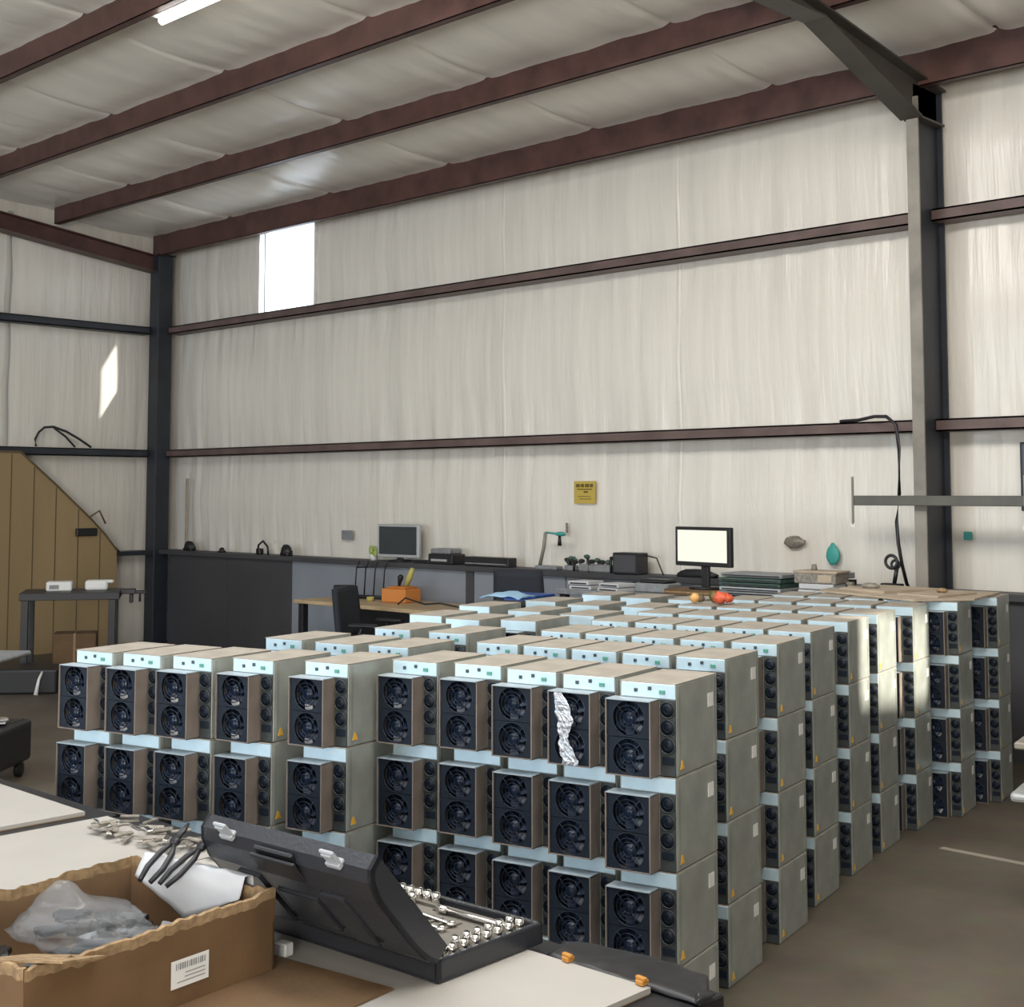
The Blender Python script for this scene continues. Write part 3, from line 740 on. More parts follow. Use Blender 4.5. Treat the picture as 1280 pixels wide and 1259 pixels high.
for q in range(6): socket(-.062, .12 + q * .037, .0095, 0, 'chrome socket in the tool case, %s in the inner row on the right' % ['nearest', 'second', 'third', 'fourth', 'fifth', 'farthest'][q])
for q in range(7): socket(-.50 + q * .03, .325, .011, 0, 'chrome socket in the tool case, %s along the far side' % ['leftmost', 'second', 'third', 'middle', 'fifth', 'sixth', 'rightmost'][q])
for q in range(5): socket(-.49 + q * .03, .292, .010, 0, 'small chrome socket in the tool case, %s of the short far row' % ['leftmost', 'second', 'middle', 'fourth', 'rightmost'][q])

# ------------------------------------------------------------------ left side: stair panel, black bench, cart
t = thing('stair_side_panel', 'tan plank panel with a sloping top against the left wall', 'panel', (-14.5, 7, 0))
a = MB(); poly = [(-1.8, 0), (-1.8, 2.25), (.18, 2.25), (.62, 1.88), (1.06, 1.49), (1.25, 1.30), (1.40, 1.12), (1.42, 0)]
a.prism(poly, M['tan'], -.03, 0.0, 'x')
def toph(y):
    p = [(-1.8, 2.25), (.18, 2.25), (.62, 1.88), (1.06, 1.49), (1.25, 1.30), (1.40, 1.12)]
    for (y0, z0), (y1, z1) in zip(p, p[1:]):
        if y0 <= y <= y1: return z0 + (z1 - z0) * (y - y0) / (y1 - y0)
    return 1.1
for y in (-1.5, -1.2, -.9, -.6, -.3, 0.08, .35, .62, .90, 1.18): a.box((-.002, y - .006, 0), (.003, y + .006, toph(y) - .01), M['tan_dark'])
a.obj('plank_panel', t)
a = MB(); edge = [(-1.8, 2.25), (.18, 2.25), (.62, 1.88), (1.06, 1.49), (1.25, 1.30), (1.40, 1.12)]
a.prism(edge + [(y, z + .025) for y, z in edge[::-1]], M['tan_dark'], -.04, .015, 'x'); a.obj('edge_trim', t)
a = MB(); a.box((.003, .86, 1.31), (.05, 1.12, 1.40), M['black'], .008); solo(a, 'wall_bracket', 'small black bracket on the sloping edge of the tan panel', 'bracket', (-14.5, 7, 0))
a = MB(); a.tube([(-14.45, 8.0, 1.52), (-14.42, 8.12, 1.6), (-14.42, 8.2, 1.45)], .012, M['tan_dark']); solo(a, 'cable_stub', 'short brown cable curling over the sloping tan panel', 'cable')
fr_, dr_ = Vector((.54, .84)), Vector((-.84, .54))
t = thing('black_bench', 'black metal bench at the left in front of the tan panel', 'bench', (-12.40, 6.16, 0), math.atan2(.84, .54))
a = MB(); a.box((0, 0, .78), (.92, .62, .85), M['black_metal'], .004); a.obj('tabletop', t)
for x in (0.0, .80):
    for y in (0.0, .56):
        a = MB(); a.box((x + .02, y, 0), (x + .085, y + .06, .78), M['black_metal'], .003); a.obj('leg', t)
a = MB(); a.box((.02, .02, .10), (.9, .6, .14), M['black_metal']); a.obj('lower_shelf', t)
def loc_b(x, y): p = Vector((-12.40, 6.16)) + fr_ * x + dr_ * y; return (p.x, p.y)
a = MB(); a.box((.0, 0, 0), (.40, .3, .30), M['card'], .004); a.box((.19, -.001, 0), (.21, .301, .301), M['card_torn']); x, y = loc_b(.3, .2); solo(a, 'cardboard_box', 'brown cardboard box on the lower shelf of the black bench', 'box', (x, y, .142), math.atan2(.84, .54))
a = MB(); a.box((0, 0, 0), (.24, .2, .09), M['white_paint'], .01); a.box((.03, -.005, .02), (.12, 0, .06), M['grey_plastic']); x, y = loc_b(.22, .25); solo(a, 'white_box', 'small off-white box on the left of the black bench', 'box', (x, y, .85), math.atan2(.84, .54))
a = MB(); a.box((0, 0, 0), (.22, .16, .10), M['white_paint'], .03, 3); a.box((.18, .02, .07), (.27, .12, .1), M['white_paint'], .01); x, y = loc_b(.58, .25); solo(a, 'white_appliance', 'rounded white appliance on the right of the black bench', 'appliance', (x, y, .85), math.atan2(.84, .54))
a = MB(); a.box((-.02, 0, 0), (.12, .1, .05), M['black_metal'], .006); a.box((.06, .02, -.09), (.10, .08, 0), M['black_metal'], .01); a.box((.10, .02, .0), (.22, .07, .03), M['black_metal'], .006); a.cyl((.16, .04, -.03), .012, .1, M['black_metal'], 'z', 10)
x, y = loc_b(.946, .15); solo(a, 'bench_vise', 'black vise fixed to the right end of the black bench', 'vise', (x, y, .82), math.atan2(.84, .54))
a = MB(); a.box((-.4, -.25, 0), (.35, .2, .22), M['black'], .02, 2); solo(a, 'black_crate', 'low black crate on the floor before the black bench', 'crate', (-11.95, 6.0, 0), R(50))
a = MB(); a.tube([(-11.55, 5.92, .008), (-11.56, 5.95, .14), (-11.6, 6.0, .2)], [.02, .012, .01], M['white_label']); solo(a, 'white_strap', 'short white strap hanging down by the black crate', 'strap')
# cart at left edge
t = thing('tool_cart', 'black two-level cart with a pole at the left edge, beside the front stacks', 'cart', (-8.37, 3.905, 0), R(40))
a = MB(); a.box((-.32, -.28, .76), (.22, .28, .79), M['grey_plastic'], .01); a.obj('upper_tray', t)
a = MB()
a.tube([(.13, -.05, .30), (.13, -.05, .76)], .014, M['black_metal']); a.tube([(-.27, .2, .30), (-.27, .2, .76)], .014, M['black_metal']); a.obj('pole', t)
a = MB(); a.box((-.32, -.28, .10), (.24, .28, .36), M['black'], .03, 3); a.box((-.28, -.24, .355), (.20, .24, .362), M['black']); a.obj('lower_bin', t)
for x, y in ((-.26, -.22), (.18, -.22), (-.26, .22), (.18, .22)):
    a = MB(); a.cyl((x, y, .05), .05, .03, M['black'], 'x', 16); a.box((x - .02, y - .012, .05), (x + .02, y + .012, .11), M['black_metal']); a.obj('caster', t)
a = MB(); a.box((-.14, -.10, 0), (.14, .10, .05), M['panel'], .008, 2); a.box((-.1, -.104, .015), (-.04, -.099, .035), M['port']); solo(a, 'pale_blue_box', 'pale blue box on the upper tray of the black cart', 'box', (-8.54, 3.885, .791), R(40))
a = MB()
rnd = random.Random(5)
for q in range(5):
    a.T = Matrix.Translation((rnd.uniform(-.03, .03), rnd.uniform(-.03, .03), .004 + q * .006)) @ Matrix.Rotation(rnd.uniform(-.6, .6), 4, 'Z'); a.box((-.15, -.11, 0), (.15, .11, .004), M['paper'] if q % 2 else M['card_pale'])
a.T = Matrix.Identity(4); a.box((.05, -.02, .036), (.12, .06, .06), M['grey_plastic'], .01); a.box((-.12, .02, .036), (-.05, .07, .05), M['black'], .008)
solo(a, 'paper_pile', 'pile of loose papers on the lower bin of the black cart', 'papers', (-8.37, 3.90, .366), R(30))
a = MB(); a.sph((0, 0, 0), .055, M['green'], (1, .5, 1), 16); solo(a, 'green_cap', 'bright green cap on the side of the lower cart bin', 'cap', (-8.15, 3.815, .22), R(40))

# cable loop on left wall girt
a = MB(); pts = [(7.47, 2.34), (7.46, 2.42), (7.50, 2.50), (7.57, 2.56), (7.68, 2.57), (7.84, 2.52), (8.0, 2.44), (8.16, 2.345)]
a.tube([(-14.72, y, z) for y, z in pts], .014, M['cable']); a.tube([(-14.75, 7.7, 2.56), (-14.75, 7.85, 2.46), (-14.75, 7.97, 2.345)], .012, M['cable'])
solo(a, 'cable_loop', 'black cable arching above the girt on the left wall', 'cable')

# ------------------------------------------------------------------ back wall ledge items
LZ = 1.12
def clutter(x, y, z, w, h, kind, lab, name='small_tool', cat='tool'):
    a = MB()
    if kind == 'hump':
        a.sph((0, 0, h * .35), h * .5, M['black'], (w / h, .8, 1.2), 12, .25); a.box((-w * .45, -.04, 0), (w * .45, .04, h * .3), M['black'], .01)
    elif kind == 'arch':
        a.tube([(-w / 2, 0, .0), (-w * .42, 0, h * .7), (0, 0, h), (w * .42, 0, h * .6), (w / 2, 0, 0)], .012, M['black']); a.box((-w / 2, -.03, 0), (-w * .1, .03, h * .45), M['black'], .01)
    elif kind == 'tools':
        for q in range(7):
            xx = -w / 2 + w * q / 6; hh = h * random.uniform(.4, 1); a.cyl((xx, random.uniform(-.04, .04), hh / 2), .012, hh, M['black_metal'], 'z', 8); a.sph((xx, 0, hh * .9), .028, M['dark_green'] if q % 2 else M['black'], (1, 1, .7), 8, .2)
        a.box((-w / 2, -.05, 0), (w / 2, .05, h * .35), M['grey_plastic'], .01)
    return solo(a, name, lab, cat, (x, y, z))
clutter(-14.05, 9.1, LZ, .2, .12, 'hump', 'dark lump on the wall ledge close to the corner column')
clutter(-13.38, 9.1, LZ, .1, .06, 'hump', 'very small dark object on the ledge right of the corner column')
clutter(-12.58, 9.1, LZ, .2, .15, 'arch', 'black headset-like arch on the ledge under the window', 'headset', 'headset')
clutter(-12.15, 9.1, LZ, .16, .13, 'hump', 'black upright object on the ledge beside the headset', 'hand_tool')
clutter(-14.73, 8.5, 1.11, .16, .06, 'hump', 'dark lump on the ledge at the left of the corner column')
# hanging brown strip near corner
a = MB(); a.box((-.02, -.01, 0), (.02, .01, .86), M['card_pale'], .003); solo(a, 'wood_strip', 'narrow brown strip standing on the ledge near the corner column', 'strip', (-14.22, 9.16, 1.12), 0)
# monitor (off)
def monitor(name, label, x, y, z, rz, w, h, stand, screen, bez, back, bw=.03):
    t = thing(name, label, 'monitor', (x, y, z), R(rz))
    a = MB(); a.box((-w / 2, -.015, stand), (w / 2, .03, stand + h), bez, .006); a.box((-w * .3, .03, stand + h * .2), (w * .3, .07, stand + h * .8), back, .01); a.obj('housing', t)
    a = MB(); a.box((-w / 2 + bw, -.018, stand + bw * 1.1), (w / 2 - bw, -.0155, stand + h - bw * .8), screen); a.obj('screen', t)
    a = MB(); a.box((-.035, .01, .01), (.035, .04, stand + .1), back, .004); a.obj('neck', t)
    a = MB(); a.cyl((0, .02, .008), .12, .016, back, 'z', 24); a.obj('foot', t)
    return t
monitor('old_monitor', 'small switched-off monitor with silver frame on the ledge left of the printer', -10.30, 9.10, LZ, 6, .56, .33, .04, M['screen_off'], M['silver'], M['black'], .028)
# potted plant
t = thing('potted_plant', 'small yellow-green plant in a pot left of the switched-off monitor', 'plant', (-10.68, 9.1, LZ))
a = MB(); a.cyl((0, 0, .03), .035, .06, M['white_label'], 'z', 14, .045); a.obj('pot', t)
a = MB()
for q in range(12):
    an = q * 2.4; rr = .02 + .045 * (q % 3) / 2; a.sph((rr * math.cos(an), rr * math.sin(an) * .7, .07 + .012 * (q % 5)), .022, M['leaf'], (1.2, .5, 1.5), 8, .1)
a.obj('foliage', t)
# printer-like box
t = thing('desktop_printer', 'dark desktop printer on the ledge right of the switched-off monitor', 'printer', (-9.60, 9.1, LZ))
a = MB(); a.box((-.17, -.09, 0), (.17, .09, .10), M['black'], .012, 2); a.obj('body', t)
a = MB(); a.box((-.15, -.08, .10), (.12, .09, .15), M['grey_plastic'], .01); a.obj('lid', t)
a = MB(); a.box((-.12, -.10, .03), (.10, -.089, .05), M['silver']); a.obj('paper_slot', t)
a = MB(); a.box((-.29, -.06, 0), (.29, .06, .085), M['black'], .006); a.box((-.27, -.063, .02), (.27, -.059, .03), M['grey_plastic']); solo(a, 'network_switch', 'long flat black network switch on the ledge right of the printer', 'network switch', (-9.01, 9.1, LZ))
a = MB(); a.box((.0, -.04, 0), (.22, .04, .03), M['black'], .006); solo(a, 'power_adapter', 'flat black adapter lying between the monitor foot and the printer', 'adapter', (-10.02, 9.08, LZ))
# desk lamp / arm
t = thing('desk_arm_lamp', 'grey jointed arm lamp with teal head at the right of the grey wall panels', 'lamp', (-8.36, 9.08, LZ))
a = MB(); a.box((-.02, -.05, 0), (.24, .05, .035), M['grey_plastic'], .008); a.obj('base', t)
a = MB(); a.tube([(.0, 0, .03), (.05, 0, .2), (.07, 0, .33)], .016, M['grey_steel']); a.tube([(.07, 0, .33), (.22, 0, .32)], .009, M['teal']); a.obj('arm', t)
a = MB(); a.sph((.25, 0, .32), .04, M['teal'], (1.6, .8, .5), 12, .15); a.cyl((.24, 0, .26), .02, .09, M['black'], 'z', 10, .012); a.obj('lamp_head', t)
clutter(-7.98, 9.08, LZ, .10, .14, 'tools', 'slim upright dark bottle-like tool on the ledge right of the arm lamp')
clutter(-7.68, 9.08, LZ, .36, .19, 'tools', 'cluster of dark and green tools on the ledge below the yellow sign', 'tool_cluster', 'tools')
t = thing('speaker_box', 'black square speaker on the ledge left of the lit monitor', 'speaker', (-7.30, 9.06, LZ), R(4))
a = MB(); a.box((-.13, -.08, 0), (.13, .08, .18), M['black'], .008); a.obj('cabinet', t)
a = MB(); a.box((-.11, -.084, .02), (.11, -.08, .16), M['wainscot_dark']); a.obj('grille', t)
a = MB(); a.tube([(-7.17, 9.1, 1.28), (-7.05, 9.1, 1.26), (-6.98, 9.1, 1.12)], .006, M['cable']); solo(a, 'speaker_cable', 'thin black cable arching from the square speaker', 'cable')
clutter(-6.62, 9.08, LZ, .42, .07, 'hump', 'low dark lump on the ledge left of the lit monitor')
# sign, notes on the back wall
t = thing('yellow_sign', 'yellow notice with dark heading on the back wall above the bench', 'sign', (-7.955, 9.235, 1.81))
a = MB(); a.box((-.125, -.004, -.10), (.125, .004, .10), M['yellow']); a.obj('plate', t)
a = MB()
for x0, x1, z0, z1 in ((-.10, -.055, .045, .075), (-.045, -.005, .045, .075), (.005, .055, .045, .075), (.063, .10, .045, .075), (-.09, .09, .022, .032), (-.01, .04, -.005, .012), (-.08, .07, -.04, -.034), (-.06, .08, -.062, -.056)): a.box((x0, -.0055, z0), (x1, -.004, z1), M['sign_dark'])
a.obj('print', t)
a = MB(); a.box((-.09, 0, -.05), (.09, .004, .05), M['grey_plastic'], .001); solo(a, 'wall_note', 'small grey note on the back wall left of the switched-off monitor', 'note', (-11.28, 9.235, 1.36))
a = MB(); a.sph((0, 0, 0), .07, M['scrap'], (1.3, .3, .7), 14, .3); solo(a, 'wall_patch', 'dark grey oval knob fixed on the back wall right of the lit monitor', 'knob', (-5.81, 9.25, 1.42))
a = MB(); a.sph((0, 0, 0), .06, M['teal'], (1.0, .3, 1.3), 14, .1); a.sph((0, 0, .06), .025, M['teal'], (1, .3, 1.4), 10); solo(a, 'tape_dispenser', 'teal drop-shaped object on the back wall above the white trays', 'dispenser', (-5.47, 9.25, 1.33))
a = MB(); a.box((-.012, 0, -.045), (.012, .01, .045), M['scrap']); solo(a, 'wall_hook', 'small grey hook on the wall right of the arm lamp head', 'hook', (-8.17, 9.23, 1.49), 0)
a = MB(); a.box((-.03, 0, -.03), (.03, .02, .03), M['teal'], .004); solo(a, 'wall_socket', 'tiny green socket on the wall right of the tall column', 'socket outlet', (-4.38, 9.235, 1.50))

# ------------------------------------------------------------------ desk with chair at the back
t = thing('office_desk', 'light wood topped desk with black legs before the grey wall panels', 'desk', (-9.55, 8.62, 0), R(0))
a = MB(); a.box((-1.30, -.40, .73), (1.25, .38, .765), M['wood_top'], .004); a.obj('tabletop', t)
for x in (-1.22, 1.17):
    for y in (-.34, .32):
        a = MB(); a.box((x - .035, y - .035, 0), (x + .035, y + .035, .73), M['black_metal'], .003); a.obj('leg', t)
a = MB(); a.box((-1.2, .28, .25), (1.15, .30, .70), M['black_metal']); a.obj('modesty_panel', t)
a = MB(); a.box((-.15, -.12, 0), (.15, .12, .13), M['orange'], .01); a.box((-.10, -.1, .13), (.12, .10, .15), M['orange'], .008); solo(a, 'orange_toolbox', 'orange box on the right part of the wooden desk', 'box', (-9.83, 8.72, .766), R(8))
a = MB(); a.tube([(0, 0, 0), (.05, 0, .09), (.09, 0, .17)], [.022, .03, .02], M['tape']); a.tube([(-.1, 0, 0), (-.08, 0, .08), (-.07, 0, .1)], [.012, .03, .02], M['black']); solo(a, 'hand_brush', 'yellow-handled brush sticking up from the orange box', 'brush', (-9.76, 8.72, .919))
a = MB(); a.cyl((0, 0, .02), .035, .04, M['tape'], 'z', 18); solo(a, 'tape_roll', 'small beige tape roll on the wooden desk behind the chair', 'tape', (-10.14, 8.60, .766))
a = MB(); a.tube([(-.55, -.02, 0), (-.5, .03, .06), (-.2, 0, .02), (0, 0, .04), (.3, .02, .01)], .008, M['cable']); solo(a, 'desk_cable', 'dark cable lying across the wooden desk', 'cable', (-9.0, 8.45, .775))
def chair(label, x, y, rz, seatm, backm, s=1.0, hb=.5):
    t = thing('office_chair', label, 'chair', (x, y, 0), R(rz))
    t.scale = (s, s, s)
    a = MB(); a.box((-.24, -.24, .43), (.24, .24, .50), seatm, .03, 3); a.obj('seat', t)
    a = MB()
    def bk(p, q):
        xx = (p - .5) * .44 * (1 - .15 * (q - .4) ** 2); return (xx, .24 + .05 * q + .35 * xx * xx * -1, .55 + q * hb)
    a.grid(bk, 10, 10, backm); o = a.obj('backrest', t, recalc=False); o.modifiers.new('t', 'SOLIDIFY').thickness = .05
    a = MB(); a.tube([(0, .05, .40), (0, .24, .44), (0, .29, .60), (0, .29, .7)], .02, M['black_metal']); a.obj('back_bracket', t)
    for sx in (-1, 1):
        a = MB(); a.tube([(sx * .22, .05, .44), (sx * .28, .05, .52), (sx * .28, 0, .66)], .014, M['black_metal']); a.box((sx * .28 - .03, -.14, .65), (sx * .28 + .03, .12, .68), M['black'], .008); a.obj('armrest', t)
    a = MB(); a.cyl((0, 0, .27), .025, .34, M['black_metal'], 'z', 12); a.obj('gas_lift', t)
    a = MB()
    for q in range(5):
        an = q * 2 * PI / 5; a.tube([(0, 0, .11), (.28 * math.cos(an), .28 * math.sin(an), .07)], [.025, .015], M['black']); 
    a.obj('star_base', t)
    for q in range(5):
        an = q * 2 * PI / 5; a = MB(); a.sph((.28 * math.cos(an), .28 * math.sin(an), .032), .03, M['black'], (1, 1, 1), 10); a.obj('caster', t)
    return t
chair('dark office chair with navy seat in front of the wooden desk', -9.22, 7.88, 115, M['chair_blue'], M['chair'], 1.0, .42)
# second chair frame (wire) behind desk, tall
a = MB()
for x in (-.14, -.02, .10, .22): a.tube([(x, 0, 0), (x + .02, 0, .28), (x + .04, .02, .36)], .007, M['black_metal'])
a.tube([(-.16, 0, .02), (.24, 0, .02)], .012, M['black_metal']); a.tube([(-.12, 0, .30), (.26, 0, .32)], .008, M['black_metal']); a.box((-.18, -.08, 0), (.26, .08, .02), M['black_metal'])
solo(a, 'wire_rack', 'thin black wire rack standing on the left part of the wooden desk', 'rack', (-10.45, 8.80, .766), R(10))
a = MB(); a.box((-.09, -.06, 0), (.09, .06, .14), M['black'], .01); solo(a, 'black_caddy', 'small black caddy beside the wire rack on the wooden desk', 'caddy', (-10.48, 8.55, .766), R(20))

# second chair and blue bin at the middle
chair('dark office chair behind the blue bin, right of the wooden desk', -7.93, 8.52, 200, M['chair'], M['chair'], 1.0, .62)
mb = MB()
def cloth(a, b): x = (a - .5) * .34; y = (b - .5) * .26; return (x, y, .02 + .05 * math.exp(-(x * x + y * y) * 30) + .018 * noise.noise(Vector((x * 12, y * 12, 4))))
mb.grid(cloth, 16, 12, M['pale_blue']); o = mb.obj('blue_cloth', None, (-7.22, 7.48, .982), R(15), recalc=False); o.modifiers.new('t', 'SOLIDIFY').thickness = -.006
tag(o, 'light blue cloth lying on a dark crate before the second chair', 'cloth')
a = MB(); a.box((-.19, -.15, 0), (.19, .15, .98), M['black'], .01); a.box((-.16, -.155, .55), (.16, -.15, .9), M['wainscot_dark']); solo(a, 'dark_cabinet', 'dark narrow cabinet under the light blue cloth', 'cabinet', (-7.22, 7.48, 0), R(15))
a = MB(); a.box((-.15, -.13, .80), (.15, .13, .99), M['blue'], .012); a.box((-.165, -.145, .98), (.165, .145, 1.01), M['blue'], .006); a.box((-.15, -.13, 0), (.15, .13, .80), M['black_metal'], .006); solo(a, 'blue_bin', 'blue plastic bin on a black pedestal right of the light blue cloth', 'bin', (-7.42, 7.92, 0), R(8))

# ------------------------------------------------------------------ cluttered bench behind the stacks
t = thing('back_bench', 'grey bench behind the stacks carrying the lit monitor and trays', 'workbench', (-6.0, 8.42, 0))
a = MB(); a.box((-1.25, -.36, 1.01), (1.22, .36, 1.05), M['grey_plastic'], .004); a.obj('tabletop', t)
for x in (-1.2, 1.17):
    for y in (-.31, .31):
        a = MB(); a.box((x - .03, y - .03, 0), (x + .03, y + .03, 1.01), M['black_metal'], .003); a.obj('leg', t)
a = MB(); a.box((-1.2, -.3, .4), (1.17, .3, .43), M['black_metal']); a.obj('lower_shelf', t)
BZ = 1.051
a = MB(); a.box((-.24, -.14, 0), (.24, .14, .045), M['card'], .004); a.box((-.24, -.141, .02), (.24, -.139, .03), M['card_torn']); solo(a, 'flat_carton', 'flat brown carton under the foot of the lit monitor', 'box', (-6.0, 8.28, BZ), R(4))
monitor('lit_monitor', 'black framed monitor with glowing pale yellow screen on the back bench', -5.98, 8.28, BZ + .046, -6, .54, .29, .165, M['screen_on'], M['black'], M['black'], .03)
def trays(x, y, n, w, d, h, mats, lab, rz=0, name='tray_stack', z0=BZ):
    zc = z0
    for q in range(n):
        a = MB(); a.box((-w / 2, -d / 2, 0), (w / 2, d / 2, h * .8), M[mats[q % len(mats)]], .003); a.box((-w / 2 + .02, -d / 2 - .002, h * .2), (w / 2 - .02, -d / 2, h * .5), M['black'])
        solo(a, name, '%s, %s in its stack' % (lab, ['lowest', 'second', 'third', 'fourth', 'fifth', 'sixth'][q] if q < n - 1 else 'topmost'), 'tray', (x + random.uniform(-.012, .012), y + random.uniform(-.01, .01), zc), R(rz + random.uniform(-4, 4)), 'flat trays on the back bench')
        zc += h
    return zc
trays(-5.46, 8.24, 6, .50, .30, .032, ['dark_green', 'grey_plastic', 'silver', 'dark_green'], 'green grey circuit tray right of the lit monitor', 3)
z_ = trays(-5.16, 8.62, 4, .36, .22, .05, ['grey_plastic', 'wainscot_dark', 'black'], 'dark grey tray between green trays and white trays', -5)
trays(-7.05, 8.2, 2, .20, .2, .035, ['paper'], 'white tray at the left end of the back bench', 5)
trays(-6.72, 8.18, 2, .22, .2, .033, ['paper'], 'white tray right of the left-end white trays', -4)
a = MB(); a.box((-.15, -.1, 0), (.15, .1, .07), M['grey_plastic'], .01); a.box((-.12, -.08, .07), (.12, .08, .10), M['black'], .01); solo(a, 'grey_instrument', 'grey instrument box on the back bench left of the lit monitor', 'instrument', (-6.42, 8.3, BZ), R(5))
a = MB()
for q in range(5): a.tube([(-.16 + .08 * q, -.06, .01), (-.1 + .07 * q, .0, .03 + .01 * (q % 3)), (-.05 + .06 * q, .08, .01)], .008, M['cable'])
o = solo(a, 'loose_cables', 'tangle of thin black cables behind the left white trays', 'cables', (-6.85, 8.5, BZ)); 
# white trays + grey box near the column, on the far stacks
TT = 3 * .2975 + .001 + .295 + .002
a = MB(); a.box((-.13, -.09, 0), (.13, .09, .035), M['paper'], .003); solo(a, 'white_tray', 'white tray at the bench end near the column, lower of two', 'tray', (-4.955, 8.22, BZ + .06), R(4), 'white trays by the column')
a = MB(); a.box((-.13, -.09, 0), (.13, .09, .035), M['paper'], .003); solo(a, 'white_tray', 'white tray at the bench end near the column, upper of two', 'tray', (-4.95, 8.225, BZ + .10), R(2), 'white trays by the column')
a = MB(); a.box((-.14, -.1, 0), (.14, .1, .059), M['grey_plastic'], .003); solo(a, 'grey_carton', 'grey carton under the two white trays', 'box', (-4.95, 8.22, BZ), R(4))
a = MB(); a.box((-.16, -.1, 0), (.15, .1, .075), M['scrap'], .004); a.box((-.165, -.105, .07), (.16, .105, .085), M['card_pale'], .003); a.box((.02, -.104, .01), (.12, -.1, .06), M['card_pale']); solo(a, 'shallow_carton', 'shallow grey brown carton on top of the white trays', 'box', (-4.96, 8.24, BZ + .137), R(4))
a = MB(); a.cyl((0, 0, .02), .022, .04, M['scrap'], 'z', 12, .016); solo(a, 'small_cup', 'tiny grey cup on the shallow carton', 'cup', (-5.02, 8.24, BZ + .2225))
a = MB(); a.box((-.02, -.02, 0), (.02, .02, .13), M['card_pale'], .004); a.box((-.03, -.02, .13), (.015, .02, .15), M['scrap'], .004); solo(a, 'glue_bottle', 'slim pale bottle right of the shallow carton', 'bottle', (-4.76, 8.28, BZ + .0))

# red and amber things on the sixth row
def topz(): return TT
fx, fy = uvw(-1.13 + .0, 3.02)
a = MB(); a.sph((0, 0, .036), .033, M['red'], (1.5, .9, .85), 18, .7); a.sph((-.045, .02, .038), .03, M['sign_dark'], (1.2, 1, .9), 14, .6); a.sph((.045, 0, .034), .024, M['red'], (1, 1, .9), 14, .7)
x, y = uvw(-1.10, 3.0); solo(a, 'red_glove', 'crumpled red orange glove on top of the sixth row of machines', 'glove', (x, y, TT), BR)
a = MB(); a.sph((0, 0, .032), .026, M['amber'], (1.2, .9, 1.0), 14, .3); a.sph((.03, .01, .03), .022, M['tan_dark'], (1, 1, 1), 12, .3)
x, y = uvw(-1.245, 2.97); solo(a, 'amber_bottle', 'small amber bottle lying left of the red glove', 'bottle', (x, y, TT), BR)

# cardboard sheets on the rear right stacks
def slab(pts, z, th, m, lab, name='cardboard_sheet'):
    a = MB(); a.prism(pts, M[m], z, z + th); return solo(a, name, lab, 'cardboard', group='cardboard sheets on the rear stacks')
slab([(-4.50, 7.45), (-3.72, 7.15), (-3.50, 7.45), (-3.62, 8.05), (-4.36, 8.0)], TT + .001, .012, 'card_pale', 'lower pale brown cardboard sheet on the rear right stacks')
slab([(-4.42, 7.55), (-4.05, 7.42), (-3.92, 7.9), (-4.35, 7.97)], TT + .014, .014, 'card_pale', 'upper brown cardboard piece on the rear right stacks, left of centre')
slab([(-3.95, 7.40), (-3.66, 7.33), (-3.64, 7.78), (-3.88, 7.82)], TT + .014, .010, 'card_pale', 'upper pale cardboard piece on the rear right stacks, right of the column')
a = MB(); a.sph((0, 0, .012), .03, M['card_torn'], (1.2, 1, .5), 10, .2); solo(a, 'paper_wad', 'small pale paper wad on the cardboard right of the column foot', 'paper', (-3.78, 7.62, TT + .025))
a = MB(); a.sph((0, 0, .012), .04, M['scrap'], (1.5, 1, .5), 10, .2); solo(a, 'dark_rag', 'dark rag at the left end of the cardboard sheets', 'rag', (-4.25, 7.62, TT + .029))

# ------------------------------------------------------------------ bar on the column, cable, hook
t = thing('wall_bar', 'grey horizontal bar across the tall column at eye height', 'bar', (-4.6, 8.79, 1.75))
a = MB(); a.box((-.41, -.03, -.035), (.93, .03, .035), M['bar_metal'], .004); a.obj('bar', t)
for x in (-.41, .85):
    a = MB(); a.box((x - .008, -.038, -.17), (x + .008, -.03, .17), M['grey_steel']); a.box((x - .02, -.036, -.19), (x + .02, -.03, -.16), M['white_paint']); a.obj('end_strap', t)
a = MB(); a.tube([(-5.32, 9.14, 2.344), (-5.15, 9.10, 2.345), (-4.95, 8.98, 2.36), (-4.80, 8.88, 2.35), (-4.715, 8.86, 2.29), (-4.695, 8.86, 2.12), (-4.70, 8.86, 1.8), (-4.72, 8.85, 1.6), (-4.71, 8.85, 1.45), (-4.69, 8.86, 1.30), (-4.72, 8.98, 1.16), (-4.74, 9.04, 1.134)], .013, M['cable'])
solo(a, 'drop_cable', 'black cable running along the girt and down the left of the column', 'cable')
t = thing('cable_hook', 'black cable spool hook low on the left of the tall column', 'hook', (-4.72, 8.80, 1.22))
a = MB(); a.ring((-.02, 0, .1), .045, .012, M['cable'], 'y', 20, 6); a.ring((0, .02, .08), .03, .01, M['cable'], 'y', 18, 6); a.obj('coil', t)
a = MB(); a.box((-.09, -.04, -.10), (.06, .03, -.05), M['black'], .006); a.tube([(.0, 0, -.05), (.02, 0, .05)], .015, M['black_metal']); a.obj('bracket', t)

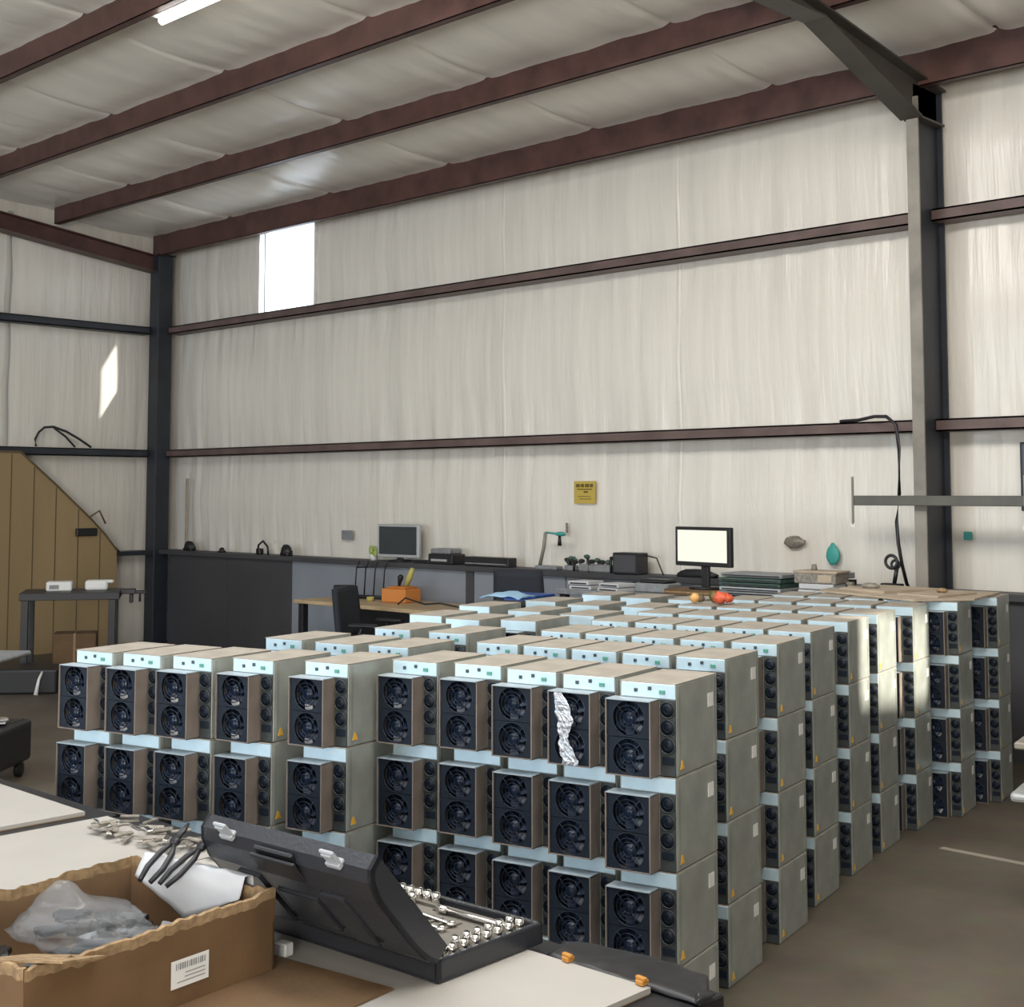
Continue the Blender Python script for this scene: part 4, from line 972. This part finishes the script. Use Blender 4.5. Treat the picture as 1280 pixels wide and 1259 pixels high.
# ------------------------------------------------------------------ dark equipment at the right edge
t = thing('equipment_rack', 'dark equipment rack with pale shelves at the right edge', 'rack', (-2.30, 6.20, 0), R(12))
for x, y in ((-.28, -.3), (.4, -.3), (-.28, .35), (.4, .35)):
    a = MB(); a.box((x - .02, y - .02, 0), (x + .02, y + .02, .80), M['black_metal']); a.obj('post', t)
a = MB(); a.box((-.34, -.34, .70), (.44, .38, .73), M['grey_steel'], .006); a.obj('shelf', t)
a = MB(); a.box((-.26, -.34, .42), (.44, .38, .46), M['black'], .006); a.obj('shelf', t)
a = MB(); a.box((-.24, -.3, .02), (.40, .34, .42), M['black'], .02); a.obj('side_cover', t)
a = MB(); a.box((-.16, -.14, 0), (.16, .14, .05), M['grey_steel'], .02, 2); a.box((-.1, -.1, .05), (.14, .1, .1), M['black'], .01); a.box((-.12, -.12, .1), (.15, .12, .125), M['silver'], .008); a.box((-.09, -.1, .15), (.15, .12, .175), M['silver'], .008); a.box((-.07, -.08, .125), (.12, .1, .15), M['black'])
solo(a, 'metal_parts', 'stacked grey metal parts on top of the right-edge rack', 'parts', (-2.40, 6.10, .731), R(12))
a = MB(); a.box((-.2, -.14, 0), (.16, .14, .04), M['silver'], .015, 2); a.box((-.1, -.1, .04), (.16, .1, .1), M['blue'], .03, 2); solo(a, 'tool_pouch', 'grey and navy tool pouch on the middle shelf of the right-edge rack', 'pouch', (-2.44, 6.02, .463), R(12))
t = thing('wall_screen', 'dark flat screen hung on the back wall at the far right edge', 'screen', (-3.94, 9.15, 1.68))
a = MB(); a.box((0, -.02, 0), (.82, .03, .47), M['black'], .006); a.box((.3, .03, .15), (.5, .07, .32), M['black_metal']); a.obj('housing', t)
a = MB(); a.box((.02, -.0225, .02), (.80, -.0205, .45), M['screen_off']); a.obj('display', t)

# ------------------------------------------------------------------ light
w = bpy.data.worlds.new('sky'); sc.world = w; w.use_nodes = True
bg = w.node_tree.nodes['Background']; bg.inputs['Color'].default_value = (0.86, 0.93, 1.0, 1); bg.inputs['Strength'].default_value = 2.5
def area(name, loc, rot, sx, sy, col, power):
    l = bpy.data.lights.new(name, 'AREA'); l.shape = 'RECTANGLE'; l.size = sx; l.size_y = sy; l.color = col; l.energy = power
    o = bpy.data.objects.new(name, l); COL.objects.link(o); o.location = loc; o.rotation_euler = rot; return o
area('daylight_front_door', ((FX0 + FX1) / 2, YF - .15, FZ / 2), (R(125), 0, 0), FX1 - FX0, FZ, (0.66, 0.83, 1.0), 220)  # lamp added outside the doorway, tilted up to throw light on the ceiling
area('daylight_right_door', (XR + .15, (DY0 + DY1) / 2, DZ / 2), (R(150), 0, R(75)), DY1 - DY0, DZ, (1.0, 0.94, 0.85), 1200)  # added doorway lamp, aimed mostly at the ceiling to imitate ground bounce
area('added_roof_fill', (-4.5, .5, 5.72), (R(0), 0, 0), 9.0, 1.6, (0.82, 0.91, 1.0), 250)  # added fill lamp under the closed roof, steep light for the stack fronts
area('added_roof_fill_middle', (-2.8, 2.9, 5.42), (R(38), 0, R(-4)), 8.0, 1.6, (1.0, 0.95, 0.86), 430)  # second added fill lamp under the roof, brightens back wall and stack tops
s = bpy.data.lights.new('sun', 'SUN'); s.energy = 12; s.angle = R(1.0); s.color = (1.0, 0.93, 0.8)
so = bpy.data.objects.new('sun', s); COL.objects.link(so)
so.rotation_euler = Vector((-2.7, -.95, -1.5)).to_track_quat('-Z', 'Y').to_euler()

# ------------------------------------------------------------------ camera
cam = bpy.data.cameras.new('camera'); co = bpy.data.objects.new('camera', cam); COL.objects.link(co); sc.camera = co
cam.sensor_fit = 'HORIZONTAL'; cam.sensor_width = 36; cam.lens = 36 * 1700 / 1280
cam.shift_x = 0; cam.shift_y = -(629.5 - 493) / 1280
cam.clip_end = 200; cam.clip_start = .05
co.location = (0, 0, 1.80); co.rotation_euler = (R(90 + 4.17), 0, R(43.8))
sc.view_settings.view_transform = 'Standard'; sc.view_settings.look = 'None'; sc.view_settings.exposure = 0.18; sc.view_settings.gamma = 1
sc.view_settings.use_curve_mapping = False
sc.cycles.use_denoising = True
sc.cycles.max_bounces = 7; sc.cycles.diffuse_bounces = 5; sc.cycles.transparent_max_bounces = 12
sc.cycles.sample_clamp_indirect = 6
